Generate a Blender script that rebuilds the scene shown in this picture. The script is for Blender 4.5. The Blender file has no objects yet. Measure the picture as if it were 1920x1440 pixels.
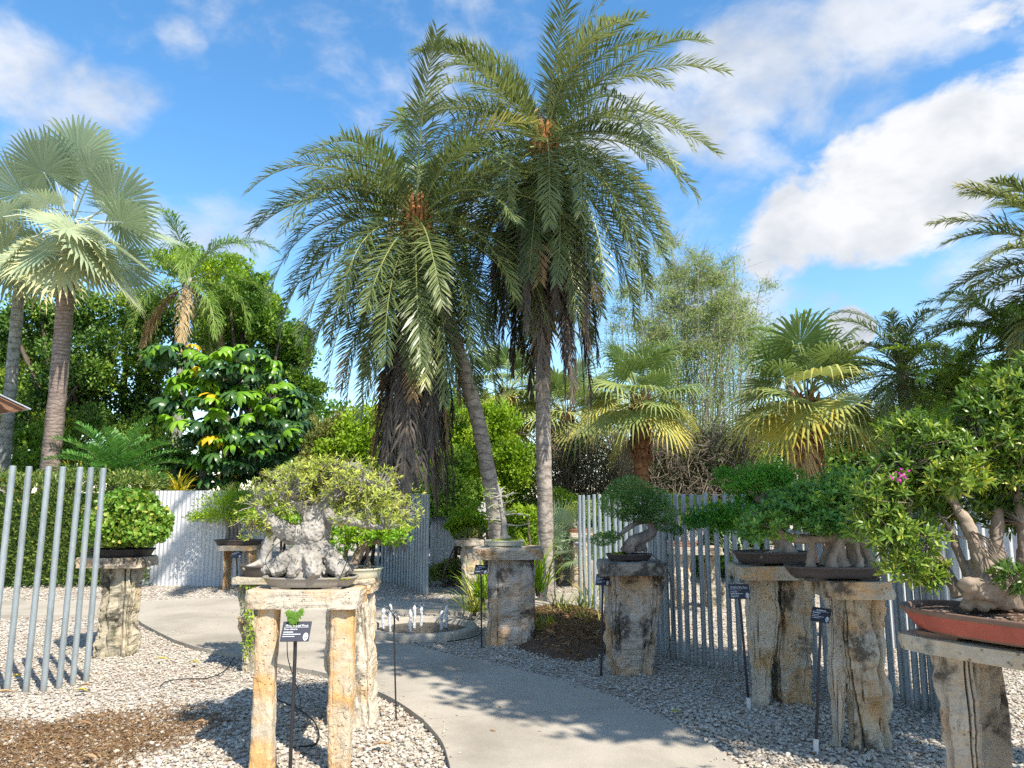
import bpy, bmesh, math, random
import numpy as np
from mathutils import Vector, Matrix

R = math.radians
SC = bpy.context.scene
COL = SC.collection

# ---------------------------------------------------------------- camera
FPX, TH, EYE = 1380.0, R(8.65), 1.6
cam = bpy.data.cameras.new('camera')
cam.sensor_width = 36.0
cam.lens = 36.0 * FPX / 1920.0
cam.clip_start, cam.clip_end = 0.05, 3000.0
camo = bpy.data.objects.new('camera', cam)
camo.location = (0, 0, EYE)
camo.rotation_euler = (R(90) + TH, 0, 0)
COL.objects.link(camo)
SC.camera = camo

# ---------------------------------------------------------------- sun, exposure
SUN_AZ = (0.62, -0.785)          # horizontal direction towards the sun
SUN_EL = R(50)
sun_dir = Vector((SUN_AZ[0] * math.cos(SUN_EL), SUN_AZ[1] * math.cos(SUN_EL), math.sin(SUN_EL))).normalized()
sl = bpy.data.lights.new('sun', 'SUN')
sl.energy, sl.angle, sl.color = 5.0, R(0.53), (1.0, 0.935, 0.82)
so = bpy.data.objects.new('sun', sl)
so.rotation_euler = sun_dir.to_track_quat('Z', 'Y').to_euler()
so.location = sun_dir * 60
COL.objects.link(so)
SC.view_settings.view_transform = 'Standard'
SC.view_settings.look = 'None'
SC.view_settings.gamma = 1.0
SC.view_settings.use_curve_mapping = False
SC.view_settings.exposure = 0.86
SC.cycles.use_denoising = False
SC.cycles.use_adaptive_sampling = True
SC.cycles.adaptive_threshold = 0.02
SC.cycles.max_bounces = 4
SC.cycles.diffuse_bounces = 2
SC.cycles.glossy_bounces = 2
SC.cycles.transmission_bounces = 3
SC.cycles.transparent_max_bounces = 4
SC.cycles.sample_clamp_indirect = 4.0
SC.cycles.caustics_reflective = False
SC.cycles.caustics_refractive = False

# ---------------------------------------------------------------- projection helpers (photo pixel -> place)
def ray(px, py):
    u, v = (px - 960) / FPX, (720 - py) / FPX
    return np.array([u, math.cos(TH) - math.sin(TH) * v, math.sin(TH) + math.cos(TH) * v])
def at(px, py, Y):
    r = ray(px, py)
    return np.array([0, 0, EYE]) + r * (Y / r[1])
def gr(px, py, z=0.0):
    r = ray(px, py)
    return np.array([0, 0, EYE]) + r * ((z - EYE) / r[2])

# ---------------------------------------------------------------- world: sky + clouds
def build_world():
    w = bpy.data.worlds.new('World')
    SC.world = w
    w.use_nodes = True
    w.cycles.sampling_method = 'MANUAL'
    w.cycles.sample_map_resolution = 1024
    nt = w.node_tree
    N, Lk = nt.nodes, nt.links
    N.clear()
    def node(t, **kw):
        n = N.new(t)
        for k, v in kw.items():
            setattr(n, k, v)
        return n
    def math_(op, a, b=None, c=None, clamp=False):
        n = node('ShaderNodeMath', operation=op, use_clamp=clamp)
        for i, x in enumerate((a, b, c)):
            if x is None:
                continue
            if isinstance(x, (int, float)):
                n.inputs[i].default_value = x
            else:
                Lk.new(x, n.inputs[i])
        return n.outputs[0]
    sky = node('ShaderNodeTexSky', sky_type='NISHITA')
    sky.sun_disc = False
    sky.sun_elevation = SUN_EL
    sky.sun_rotation = math.atan2(SUN_AZ[0], SUN_AZ[1])
    sky.air_density, sky.dust_density, sky.ozone_density = 1.0, 0.25, 2.0
    tc = node('ShaderNodeTexCoord')
    sep = node('ShaderNodeSeparateXYZ')
    Lk.new(tc.outputs['Generated'], sep.inputs[0])
    x, y, z = sep.outputs
    az = math_('ARCTAN2', x, y)
    el = math_('ARCSINE', z)
    def noise_(scale, detail, rough, dist=0.0, off=(0, 0, 0), st=(1, 1, 1.6)):
        mp = node('ShaderNodeMapping')
        mp.inputs['Location'].default_value = off
        mp.inputs['Scale'].default_value = st
        Lk.new(tc.outputs['Generated'], mp.inputs[0])
        n = node('ShaderNodeTexNoise')
        n.inputs['Scale'].default_value = scale
        n.inputs['Detail'].default_value = detail
        n.inputs['Roughness'].default_value = rough
        n.inputs['Distortion'].default_value = dist
        Lk.new(mp.outputs[0], n.inputs['Vector'])
        return n.outputs['Fac']
    n1 = noise_(5.0, 9, 0.58, 0.5)
    n2 = noise_(12.0, 8, 0.6, 0.3, (3, 1, 2))
    n3 = noise_(2.6, 5, 0.55, 0.3, (7, 4, 1))
    nl = noise_(7.0, 6, 0.55, 0.2, (1.5, 9, 3))
    def blob(px, py, rx, ry, rot, gain):
        r = ray(px, py)
        r = r / np.linalg.norm(r)
        a0, e0 = math.atan2(r[0], r[1]), math.asin(r[2])
        da = math_('MULTIPLY', math_('SUBTRACT', az, a0), math.cos(e0))
        de = math_('SUBTRACT', el, e0)
        c, s = math.cos(R(rot)), math.sin(R(rot))
        u = math_('ADD', math_('MULTIPLY', da, c), math_('MULTIPLY', de, s))
        v = math_('SUBTRACT', math_('MULTIPLY', de, c), math_('MULTIPLY', da, s))
        sx, sy = rx / FPX * 0.95, ry / FPX * 0.95
        q = math_('ADD', math_('POWER', math_('DIVIDE', u, sx), 2), math_('POWER', math_('DIVIDE', v, sy), 2))
        return math_('MULTIPLY', math_('SUBTRACT', 1.0, math_('MINIMUM', q, 4.0)), gain)
    def mx(*l):
        o = l[0]
        for b in l[1:]:
            o = math_('MAXIMUM', o, b)
        return o
    # billowing cumulus: firm edges
    cum = mx(blob(1700, 345, 300, 130, 18, 1.0), blob(1490, 440, 110, 75, 30, 1.0), blob(1850, 240, 150, 100, 10, 1.0),
             blob(1590, 622, 52, 48, 60, 1.6), blob(1880, 20, 70, 30, 0, .7))
    # softer, torn sheets
    soft = mx(blob(1430, 130, 330, 105, 12, .75), blob(1700, 40, 330, 80, 10, .75), blob(1340, 260, 130, 45, -25, .5), blob(1590, 170, 120, 60, 20, .45),
              blob(165, 185, 135, 62, 10, .85), blob(40, 120, 110, 60, -15, .7), blob(345, 78, 40, 26, -40, .3), blob(380, 420, 130, 75, -10, .3),
              blob(1860, 520, 110, 70, 20, .4), blob(1440, 590, 160, 70, 0, .25), blob(600, 40, 30, 16, 0, .1))
    # everywhere outside the frame the same kind of sky goes on
    gen = math_('MULTIPLY', math_('SUBTRACT', n3, 0.52), 5.0)
    aw = math_('ABSOLUTE', az)
    outside = math_('SUBTRACT', math_('MULTIPLY', math_('MAXIMUM', math_('SUBTRACT', aw, 0.66), math_('SUBTRACT', el, 0.66)), 9.0), 0.2, clamp=True)
    gen = math_('SUBTRACT', math_('MULTIPLY', math_('ADD', gen, 1.0), outside), 1.0)
    f1 = math_('MULTIPLY', math_('SUBTRACT', n1, 0.5), 2.6)
    f2 = math_('MULTIPLY', math_('SUBTRACT', n2, 0.5), 1.5)
    fz = math_('ADD', f1, f2)
    dc = math_('ADD', cum, fz)
    ds = math_('ADD', mx(soft, gen), math_('MULTIPLY', fz, 1.15))
    def ramp(v, lo, hi):
        n = node('ShaderNodeMapRange', interpolation_type='SMOOTHSTEP')
        Lk.new(v, n.inputs[0])
        n.inputs[1].default_value, n.inputs[2].default_value = lo, hi
        return n.outputs[0]
    mc = ramp(dc, -0.05, 0.55)
    ms = math_('MULTIPLY', ramp(ds, -0.35, 1.0), 0.86)
    mask = mx(mc, ms)
    # thin veil near the horizon
    veil = math_('MULTIPLY', ramp(math_('SUBTRACT', 0.42, el), -0.02, 0.42), 0.16)
    mask = math_('MAXIMUM', mask, veil)
    cr = node('ShaderNodeValToRGB')
    cr.color_ramp.elements[0].position, cr.color_ramp.elements[0].color = 0.33, (2.3, 2.5, 2.8, 1)
    cr.color_ramp.elements[1].position, cr.color_ramp.elements[1].color = 0.60, (3.6, 3.65, 3.75, 1)
    Lk.new(nl, cr.inputs[0])
    hs = node('ShaderNodeHueSaturation')
    hs.inputs['Saturation'].default_value = 1.24
    hs.inputs['Hue'].default_value = 0.495
    hs.inputs['Value'].default_value = 1.02
    Lk.new(sky.outputs[0], hs.inputs['Color'])
    mix = node('ShaderNodeMix', data_type='RGBA')
    Lk.new(mask, mix.inputs['Factor'])
    Lk.new(hs.outputs[0], mix.inputs['A'])
    Lk.new(cr.outputs[0], mix.inputs['B'])
    bg = node('ShaderNodeBackground')
    bg.inputs['Strength'].default_value = 0.15
    Lk.new(mix.outputs['Result'], bg.inputs['Color'])
    out = node('ShaderNodeOutputWorld')
    Lk.new(bg.outputs[0], out.inputs[0])
build_world()

# ---------------------------------------------------------------- mesh helpers
ORG = {}
class MB:
    """collects numpy geometry, then becomes ONE mesh object"""
    def __init__(s):
        s.v, s.q, s.t, s.qm, s.tm, s.a, s.n = [], [], [], [], [], [], 0
    def add(s, v, q=None, t=None, m=0, var=0.5):
        v = np.asarray(v, float).reshape(-1, 3)
        s.v.append(v)
        s.a.append(np.full(len(v), float(var)) if np.isscalar(var) else np.asarray(var, float).ravel())
        if q is not None and len(q):
            q = np.asarray(q, int).reshape(-1, 4) + s.n
            s.q.append(q); s.qm.append(np.full(len(q), m))
        if t is not None and len(t):
            t = np.asarray(t, int).reshape(-1, 3) + s.n
            s.t.append(t); s.tm.append(np.full(len(t), m))
        s.n += len(v)
        return s
    def arrays(s):
        v = np.concatenate(s.v)
        q = np.concatenate(s.q) if s.q else np.zeros((0, 4), int)
        t = np.concatenate(s.t) if s.t else np.zeros((0, 3), int)
        mi = np.concatenate([np.concatenate(s.qm) if s.qm else np.zeros(0, int), np.concatenate(s.tm) if s.tm else np.zeros(0, int)])
        return v, q, t, mi, np.concatenate(s.a)
    def mesh(s, name, mats, smooth=False, org=None):
        v, q, t, mi, a = s.arrays()
        if org is not None:
            v = v - np.asarray(org)
        me = bpy.data.meshes.new(name)
        me.vertices.add(len(v)); me.vertices.foreach_set('co', v.ravel())
        loops = np.concatenate([q.ravel(), t.ravel()]).astype(np.int32)
        me.loops.add(len(loops)); me.loops.foreach_set('vertex_index', loops)
        me.polygons.add(len(q) + len(t))
        st = np.concatenate([np.arange(len(q)) * 4, len(q) * 4 + np.arange(len(t)) * 3]).astype(np.int32)
        me.polygons.foreach_set('loop_start', st)
        me.polygons.foreach_set('material_index', mi.astype(np.int32))
        me.polygons.foreach_set('use_smooth', np.full(len(st), bool(smooth)))
        me.update(calc_edges=True)
        at_ = me.attributes.new('var', 'FLOAT', 'POINT')
        at_.data.foreach_set('value', a.astype(np.float32))
        for m in (mats if isinstance(mats, (list, tuple)) else [mats]):
            me.materials.append(m)
        return me
    def build(s, name, mats, parent=None, smooth=False, loc=None, kind=None, label=None):
        org = ORG[parent.name] if parent is not None else (np.asarray(loc, float) if loc is not None else np.zeros(3))
        me = s.mesh(name, mats, smooth, org)
        o = bpy.data.objects.new(name, me)
        COL.objects.link(o)
        if parent is not None:
            o.parent = parent
        else:
            o.location = org
        ORG[o.name] = org
        if kind: o['kind'] = kind
        if label: o['label'] = label
        return o
def tag(o, label, cat, group=None):
    o['label'] = label; o['category'] = cat
    if group: o['group'] = group
    return o
def thing(name, loc, label, cat, group=None):
    o = bpy.data.objects.new(name, None)
    o.empty_display_size = 0.2
    o.location = loc
    COL.objects.link(o)
    ORG[o.name] = np.asarray(loc, float)
    return tag(o, label, cat, group)
def place(name, me, parent, loc, rot=(0, 0, 0), scale=1.0):
    o = bpy.data.objects.new(name, me)
    COL.objects.link(o)
    o.parent = parent
    o.location = np.asarray(loc, float) - (ORG[parent.name] if parent is not None else 0)
    o.rotation_euler = rot
    o.scale = (scale,) * 3 if np.isscalar(scale) else scale
    ORG[o.name] = np.asarray(loc, float)
    return o

# value noise, vectorised
_pr = np.random.default_rng(99)
_T = _pr.random(4096)
def vnoise(P, seed=0):
    P = np.asarray(P, float)
    i = np.floor(P).astype(np.int64); f = P - i
    f = f * f * (3 - 2 * f)
    def h(dx, dy, dz):
        k = (i[..., 0] + dx) * 73856093 ^ (i[..., 1] + dy) * 19349663 ^ (i[..., 2] + dz) * 83492791 ^ (seed * 2654435761 & 0x7fffffff)
        return _T[(k ^ (k >> 13)) & 4095]
    x, y, z = f[..., 0], f[..., 1], f[..., 2]
    def lp(a, b, t): return a + (b - a) * t
    return lp(lp(lp(h(0,0,0), h(1,0,0), x), lp(h(0,1,0), h(1,1,0), x), y), lp(lp(h(0,0,1), h(1,0,1), x), lp(h(0,1,1), h(1,1,1), x), y), z) * 2 - 1
def fbm(P, oct=4, seed=0, lac=2.1, gain=.5):
    P = np.asarray(P, float); o = 0; a = 1
    for k in range(oct):
        o = o + a * vnoise(P, seed + k * 17); P = P * lac; a *= gain
    return o
def nrm(a):
    a = np.asarray(a, float)
    return a / np.maximum(np.linalg.norm(a, axis=-1, keepdims=True), 1e-9)
def spl(pts, k=6):
    p = np.asarray(pts, float)
    if p.ndim == 1: p = p[:, None]
    P = np.vstack([2 * p[0] - p[1], p, 2 * p[-1] - p[-2]])
    out = []
    for i in range(1, len(P) - 2):
        for t in np.linspace(0, 1, k, endpoint=False):
            a, b, c, d = P[i-1], P[i], P[i+1], P[i+2]
            out.append(.5 * (2*b + (c-a)*t + (2*a-5*b+4*c-d)*t*t + (3*b-a-3*c+d)*t**3))
    out.append(p[-1])
    return np.array(out)
def tube(mb, pts, rad, n=8, m=0, var=.5, rough=0, rs=6, seed=0, cap=True, k=0, twist=0):
    pts = np.asarray(pts, float); rad = np.broadcast_to(np.asarray(rad, float), (len(pts),))
    if k:
        rad = spl(rad, k).ravel(); pts = spl(pts, k)
    T = nrm(np.gradient(pts, axis=0))
    ref = np.array([0, 0, 1.]) if abs(T[0, 2]) < .9 else np.array([1., 0, 0])
    u = nrm(np.cross(ref, T[0])); U = []
    for t in T:
        u = nrm(u - t * np.dot(u, t)); U.append(u)
    U = np.array(U); W = np.cross(T, U)
    th = np.linspace(0, 2*math.pi, n, endpoint=False)
    c, s_ = np.cos(th)[None, :, None], np.sin(th)[None, :, None]
    d = U[:, None] * c + W[:, None] * s_
    v = pts[:, None] + d * rad[:, None, None]
    if rough:
        v = v + d * (fbm(v * rs, 3, seed) * rough)[..., None] * rad[:, None, None]
    K = len(pts)
    i, j = np.meshgrid(np.arange(K - 1), np.arange(n), indexing='ij')
    q = np.stack([i*n+j, i*n+(j+1) % n, (i+1)*n+(j+1) % n, (i+1)*n+j], -1).reshape(-1, 4)
    v = v.reshape(-1, 3); t = []
    if cap:
        v = np.vstack([v, pts[0], pts[-1]])
        a, b = K*n, K*n+1
        t = [(a, (j+1) % n, j) for j in range(n)] + [(b, (K-1)*n+j, (K-1)*n+(j+1) % n) for j in range(n)]
    vv = var if np.isscalar(var) else np.full(len(v), .5)
    mb.add(v, q, t, m, vv)
def twigs(mb, A, B, r0, r1, m=0, sag=0.0, rng=None):
    """many thin 3-sided twigs A->B with a kink"""
    A, B = np.asarray(A, float), np.asarray(B, float)
    n = len(A); d = nrm(B - A)
    ref = np.where(np.abs(d[:, 2:3]) < .9, np.array([[0, 0, 1.]]), np.array([[1., 0, 0]]))
    u = nrm(np.cross(ref, d)); w = np.cross(d, u)
    ln = np.linalg.norm(B - A, axis=1, keepdims=True)
    mid = (A + B) / 2 + (rng.normal(size=(n, 3)) * .12 * ln if rng is not None else 0) - np.array([0, 0, 1]) * sag * ln
    V = []
    for c, r in ((A, r0), (mid, (r0+r1)/2), (B, r1)):
        for k in range(3):
            a = k * 2.0944
            V.append(c + (u*math.cos(a) + w*math.sin(a)) * r)
    V = np.stack(V, 1)
    q = np.array([[s*3+k, s*3+(k+1) % 3, s*3+3+(k+1) % 3, s*3+3+k] for s in range(2) for k in range(3)])
    Q = (q[None] + (np.arange(n)*9)[:, None, None]).reshape(-1, 4)
    mb.add(V.reshape(-1, 3), Q, None, m)
T2 = (np.array([[0,0,0],[-.5,.42,.10],[0,1,-.03],[.5,.42,.10]]), [], [(0,2,1),(0,3,2)])
T4 = (np.array([[0,0,0],[-.42,.3,.06],[.42,.3,.06],[-.40,.68,.02],[.40,.68,.02],[0,1,-.14]]), [(1,2,4,3)], [(0,2,1),(3,4,5)])
TR = (np.array([[0,0,0],[-.46,.25,.08],[.46,.25,.08],[-.42,.75,.08],[.42,.75,.08],[0,.98,0],[0,.5,-.02]]), [(0,2,6,1),(1,6,5,3),(6,2,4,5)], [])
def leaves(mb, P, A, N, L, W, var, tm=T2, m=0):
    n = len(P)
    A = nrm(A); N = N - A * np.sum(N*A, 1, keepdims=True); N = nrm(N); S = np.cross(A, N)
    tv, tq, tt = tm
    L = np.broadcast_to(L, (n,)); W = np.broadcast_to(W, (n,))
    v = P[:, None] + S[:, None]*(tv[None, :, 0:1]*W[:, None, None]) + A[:, None]*(tv[None, :, 1:2]*L[:, None, None]) + N[:, None]*(tv[None, :, 2:3]*L[:, None, None])
    o = (np.arange(n)*len(tv))[:, None, None]
    q = (np.array(tq)[None] + o).reshape(-1, 4) if len(tq) else None
    t = (np.array(tt)[None] + o).reshape(-1, 3) if len(tt) else None
    mb.add(v.reshape(-1, 3), q, t, m, np.repeat(np.broadcast_to(var, (n,)), len(tv)))
def rsph(rng, n):
    return nrm(rng.normal(size=(n, 3)))
def subblobs(rng, c, Rr, k, r, lo=.55, hi=.95, zmin=-.6):
    d = rsph(rng, k*3); d = d[d[:, 2] > zmin][:k]
    f = rng.uniform(lo, hi, len(d))[:, None]
    C = np.asarray(c) + d*np.asarray(Rr)*f
    rr = r*rng.uniform(.65, 1.3, len(d))[:, None]
    return np.hstack([C, rr*np.array([[1, 1, .75]])])
def blob_points(rng, B, n, shell=.6, lump=.25):
    B = np.asarray(B, float)
    w = B[:, 3]*B[:, 4] + B[:, 4]*B[:, 5]; w = w/w.sum()
    i = rng.choice(len(B), n, p=w)
    d = rsph(rng, n)
    rad = 1 - shell*rng.random(n)**1.6
    rad = rad*(1 + lump*vnoise(d*2.3 + i[:, None]*3.7, 5))
    P = B[i, :3] + d*B[i, 3:6]*rad[:, None]
    O = nrm(d/B[i, 3:6])
    return P, O, i
def foliage(mb, rng, B, n, L, W, tm=T2, m=0, out=.6, up=.35, rnd=.7, nup=.6, shell=.6, lump=.25, sv=.3, vb=.18):
    P, O, i = blob_points(rng, B, n, shell, lump)
    A = O*out + np.array([0, 0, up]) + rsph(rng, n)*rnd
    N = O*.5 + np.array([0, 0, nup]) + rsph(rng, n)*.7
    s = rng.uniform(1-sv, 1+sv, n)
    bv = rng.normal(size=len(B))*vb
    var = np.clip(.5 + bv[i] + rng.normal(size=n)*.2, 0, 1)
    leaves(mb, P - nrm(A)*(L*s*.4)[:, None], A, N, L*s, W*s, var, tm, m)
    return P
def pxblobs(L, Y):
    """(px,py,rx,ry,dY,depth radius px) -> ellipsoids in the place"""
    o = []
    for (px, py, rx, ry, dY, rz) in L:
        c = at(px, py, Y + dY); s = (Y + dY)/FPX
        o.append([*c, rx*s, rz*s, ry*s])
    return np.array(o)

# ---------------------------------------------------------------- materials
def newmat(name):
    m = bpy.data.materials.new(name); m.use_nodes = True
    nt = m.node_tree; nt.nodes.clear()
    return m, nt
class NT:
    def __init__(s, nt): s.nt = nt
    def n(s, t, inp=None, **kw):
        o = s.nt.nodes.new(t)
        for k, v in kw.items(): setattr(o, k, v)
        for k, v in (inp or {}).items():
            if hasattr(v, 'is_linked') or isinstance(v, bpy.types.NodeSocket): s.nt.links.new(v, o.inputs[k])
            else: o.inputs[k].default_value = v
        return o
    def ramp(s, fac, stops, interp='LINEAR'):
        o = s.nt.nodes.new('ShaderNodeValToRGB'); cr = o.color_ramp; cr.interpolation = interp
        while len(cr.elements) < len(stops): cr.elements.new(.5)
        for e, (p, c) in zip(cr.elements, stops): e.position = p; e.color = (*c, 1) if len(c) == 3 else c
        s.nt.links.new(fac, o.inputs[0])
        return o.outputs[0]
    def noise(s, vec, scale, detail=4, rough=.55, dist=0.0):
        return s.n('ShaderNodeTexNoise', {'Vector': vec, 'Scale': scale, 'Detail': detail, 'Roughness': rough, 'Distortion': dist}).outputs['Fac']
    def mix(s, f, a, b, bt='MIX'):
        o = s.n('ShaderNodeMix', data_type='RGBA', blend_type=bt)
        for k, v in (('Factor', f), ('A', a), ('B', b)):
            i = o.inputs[k] if k != 'Factor' else o.inputs[0]
            if k != 'Factor': i = [x for x in o.inputs if x.name == k and x.type == 'RGBA'][0]
            if isinstance(v, bpy.types.NodeSocket): s.nt.links.new(v, i)
            else: i.default_value = v if np.isscalar(v) else ((*v, 1) if len(v) == 3 else v)
        return [x for x in o.outputs if x.type == 'RGBA'][0]
    def ma(s, op, a, b=0.0, clamp=False):
        o = s.n('ShaderNodeMath', operation=op, use_clamp=clamp)
        for k, v in ((0, a), (1, b)):
            if isinstance(v, bpy.types.NodeSocket): s.nt.links.new(v, o.inputs[k])
            else: o.inputs[k].default_value = v
        return o.outputs[0]
    def coord(s, kind='Object', scale=(1, 1, 1), rand=True):
        tc = s.n('ShaderNodeTexCoord')
        v = tc.outputs[kind]
        if rand:
            oi = s.n('ShaderNodeObjectInfo')
            r = s.ma('MULTIPLY', oi.outputs['Random'], 37.0)
            c = s.n('ShaderNodeCombineXYZ', {0: r, 1: r, 2: r}).outputs[0]
            v = s.n('ShaderNodeVectorMath', {0: v, 1: c}, operation='ADD').outputs[0]
        return s.n('ShaderNodeMapping', {'Vector': v, 'Scale': scale}).outputs[0]
    def finish(s, col, rough=.7, spec=.3, bump=None, bstr=.3, bdist=.02, trans=None, **kw):
        inp = {'Base Color': col if isinstance(col, bpy.types.NodeSocket) else (*col, 1), 'Roughness': rough, 'Specular IOR Level': spec}
        inp.update(kw)
        if bump is not None:
            inp['Normal'] = s.n('ShaderNodeBump', {'Height': bump, 'Strength': bstr, 'Distance': bdist}).outputs[0]
        b = s.n('ShaderNodeBsdfPrincipled', inp).outputs[0]
        if trans:
            f, tcol = trans
            t = s.n('ShaderNodeBsdfTranslucent', {'Color': tcol}).outputs[0]
            b = s.n('ShaderNodeMixShader', {0: f, 1: b, 2: t}).outputs[0]
        s.nt.links.new(b, s.n('ShaderNodeOutputMaterial').inputs[0])
def leafmat(name, stops, rough=.45, spec=.4, tr=.28, trgain=1.5):
    m, nt = newmat(name); s = NT(nt)
    a = s.n('ShaderNodeAttribute', attribute_name='var').outputs['Fac']
    c = s.ramp(a, stops)
    g = s.n('ShaderNodeHueSaturation', {'Color': c, 'Value': trgain, 'Saturation': 1.1}).outputs[0]
    s.finish(c, rough+.06, spec*.6, trans=(tr, g))
    return m
def barkmat(name, c0, c1, ring=0.0, scale=6, stretch=(1, 1, .25), rough=.9, bstr=.6, bdist=.02):
    m, nt = newmat(name); s = NT(nt)
    v = s.coord('Object', stretch)
    n = s.noise(v, scale, 8, .65, .3)
    col = s.ramp(n, [(.3, c0), (.7, c1)])
    h = n
    if ring:
        v2 = s.coord('Object', (1, 1, 1), rand=False)
        nn = s.noise(s.coord('Object', (1.5, 1.5, 1.5)), 3, 3)
        z = s.n('ShaderNodeSeparateXYZ', {0: v2}).outputs[2]
        ph = s.ma('ADD', s.ma('MULTIPLY', z, ring), s.ma('MULTIPLY', nn, 2.2))
        w = s.ma('FRACT', ph)
        col = s.mix(s.ma('MULTIPLY', s.ma('LESS_THAN', w, .22), .5), col, tuple(x*.45 for x in c0))
        h = s.ma('ADD', s.ma('MULTIPLY', n, .5), w)
    s.finish(col, rough, .15, h, bstr, bdist)
    return m
def stonemat(name, cream, ochre, och=.5, lichen=.0, moss=0.0, pits=.5):
    m, nt = newmat(name); s = NT(nt)
    v = s.coord('Object'); vs = s.coord('Object', (1, 1, .4))
    n1 = s.noise(v, 3.2, 7, .6, .6); n2 = s.noise(vs, 7, 8, .65, 1.2); n3 = s.noise(v, 26, 6, .7)
    base = s.mix(s.ramp(n3, [(.3, (0, 0, 0)), (.75, (1, 1, 1))]), tuple(x*.72 for x in cream), cream)
    o = s.ramp(n1, [(.62-.28*och, (0, 0, 0)), (.78-.28*och, (1, 1, 1))])
    oc = s.mix(s.ramp(n2, [(.35, (0, 0, 0)), (.65, (1, 1, 1))]), ochre, tuple(min(1, x*1.5+.03) for x in ochre))
    col = s.mix(s.ma('MULTIPLY', o, .8), base, oc)
    # fine cracks / layer lines
    vo = s.n('ShaderNodeTexVoronoi', {'Vector': s.n('ShaderNodeVectorMath', {0: v, 1: s.n('ShaderNodeTexNoise', {'Vector': v, 'Scale': 3.0, 'Detail': 4.0}).outputs['Color']}, operation='ADD').outputs[0], 'Scale': 5.5}, feature='DISTANCE_TO_EDGE').outputs['Distance']
    ck = s.ramp(vo, [(0.0, (1, 1, 1)), (.018, (0, 0, 0))])
    ckm = s.ma('MULTIPLY', ck, s.ramp(s.noise(v, 2.1, 3), [(.56, (0, 0, 0)), (.66, (1, 1, 1))]))
    col = s.mix(s.ma('MULTIPLY', ckm, .5), col, (.16, .10, .05))
    pv = s.n('ShaderNodeTexVoronoi', {'Vector': v, 'Scale': 34.0, 'Randomness': 1.0}).outputs['Distance']
    pm = s.ma('MULTIPLY', s.ramp(pv, [(.12, (1, 1, 1)), (.24, (0, 0, 0))]), s.ramp(s.noise(v, 5, 3), [(.5, (0, 0, 0)), (.62, (1, 1, 1))]))
    col = s.mix(s.ma('MULTIPLY', pm, pits), col, (.07, .05, .035))
    if lichen:
        l = s.ramp(s.noise(v, 3.4, 5, .6, .3), [(.63-.2*lichen, (0, 0, 0)), (.72-.2*lichen, (1, 1, 1))])
        l2 = s.ramp(s.noise(v, 19, 7, .75), [(.36, (0, 0, 0)), (.5, (1, 1, 1))])
        col = s.mix(s.ma('MULTIPLY', s.ma('MULTIPLY', l, l2), .85), col, (.04, .036, .03))
    if moss:
        g = s.ramp(s.noise(v, 3.7, 7, .7, .5), [(.66-.22*moss, (0, 0, 0)), (.76-.22*moss, (1, 1, 1))])
        col = s.mix(s.ma('MULTIPLY', g, .6), col, (.17, .17, .045))
    h = s.ma('SUBTRACT', s.ma('ADD', s.ma('MULTIPLY', n2, 1.0), s.ma('MULTIPLY', n3, .35)), s.ma('ADD', s.ma('MULTIPLY', pm, .5), s.ma('MULTIPLY', ckm, .3)))
    s.finish(col, .88, .2, h, .75, .03)
    return m
def plainmat(name, col, rough=.5, spec=.4, metal=0.0, var=.12, scale=8, bstr=.08):
    m, nt = newmat(name); s = NT(nt)
    n = s.noise(s.coord('Object'), scale, 6, .65)
    c = s.ramp(n, [(.3, tuple(x*(1-var) for x in col)), (.7, tuple(min(1, x*(1+var)) for x in col))])
    s.finish(c, rough, spec, n, bstr, .01, Metallic=metal)
    return m

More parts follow.
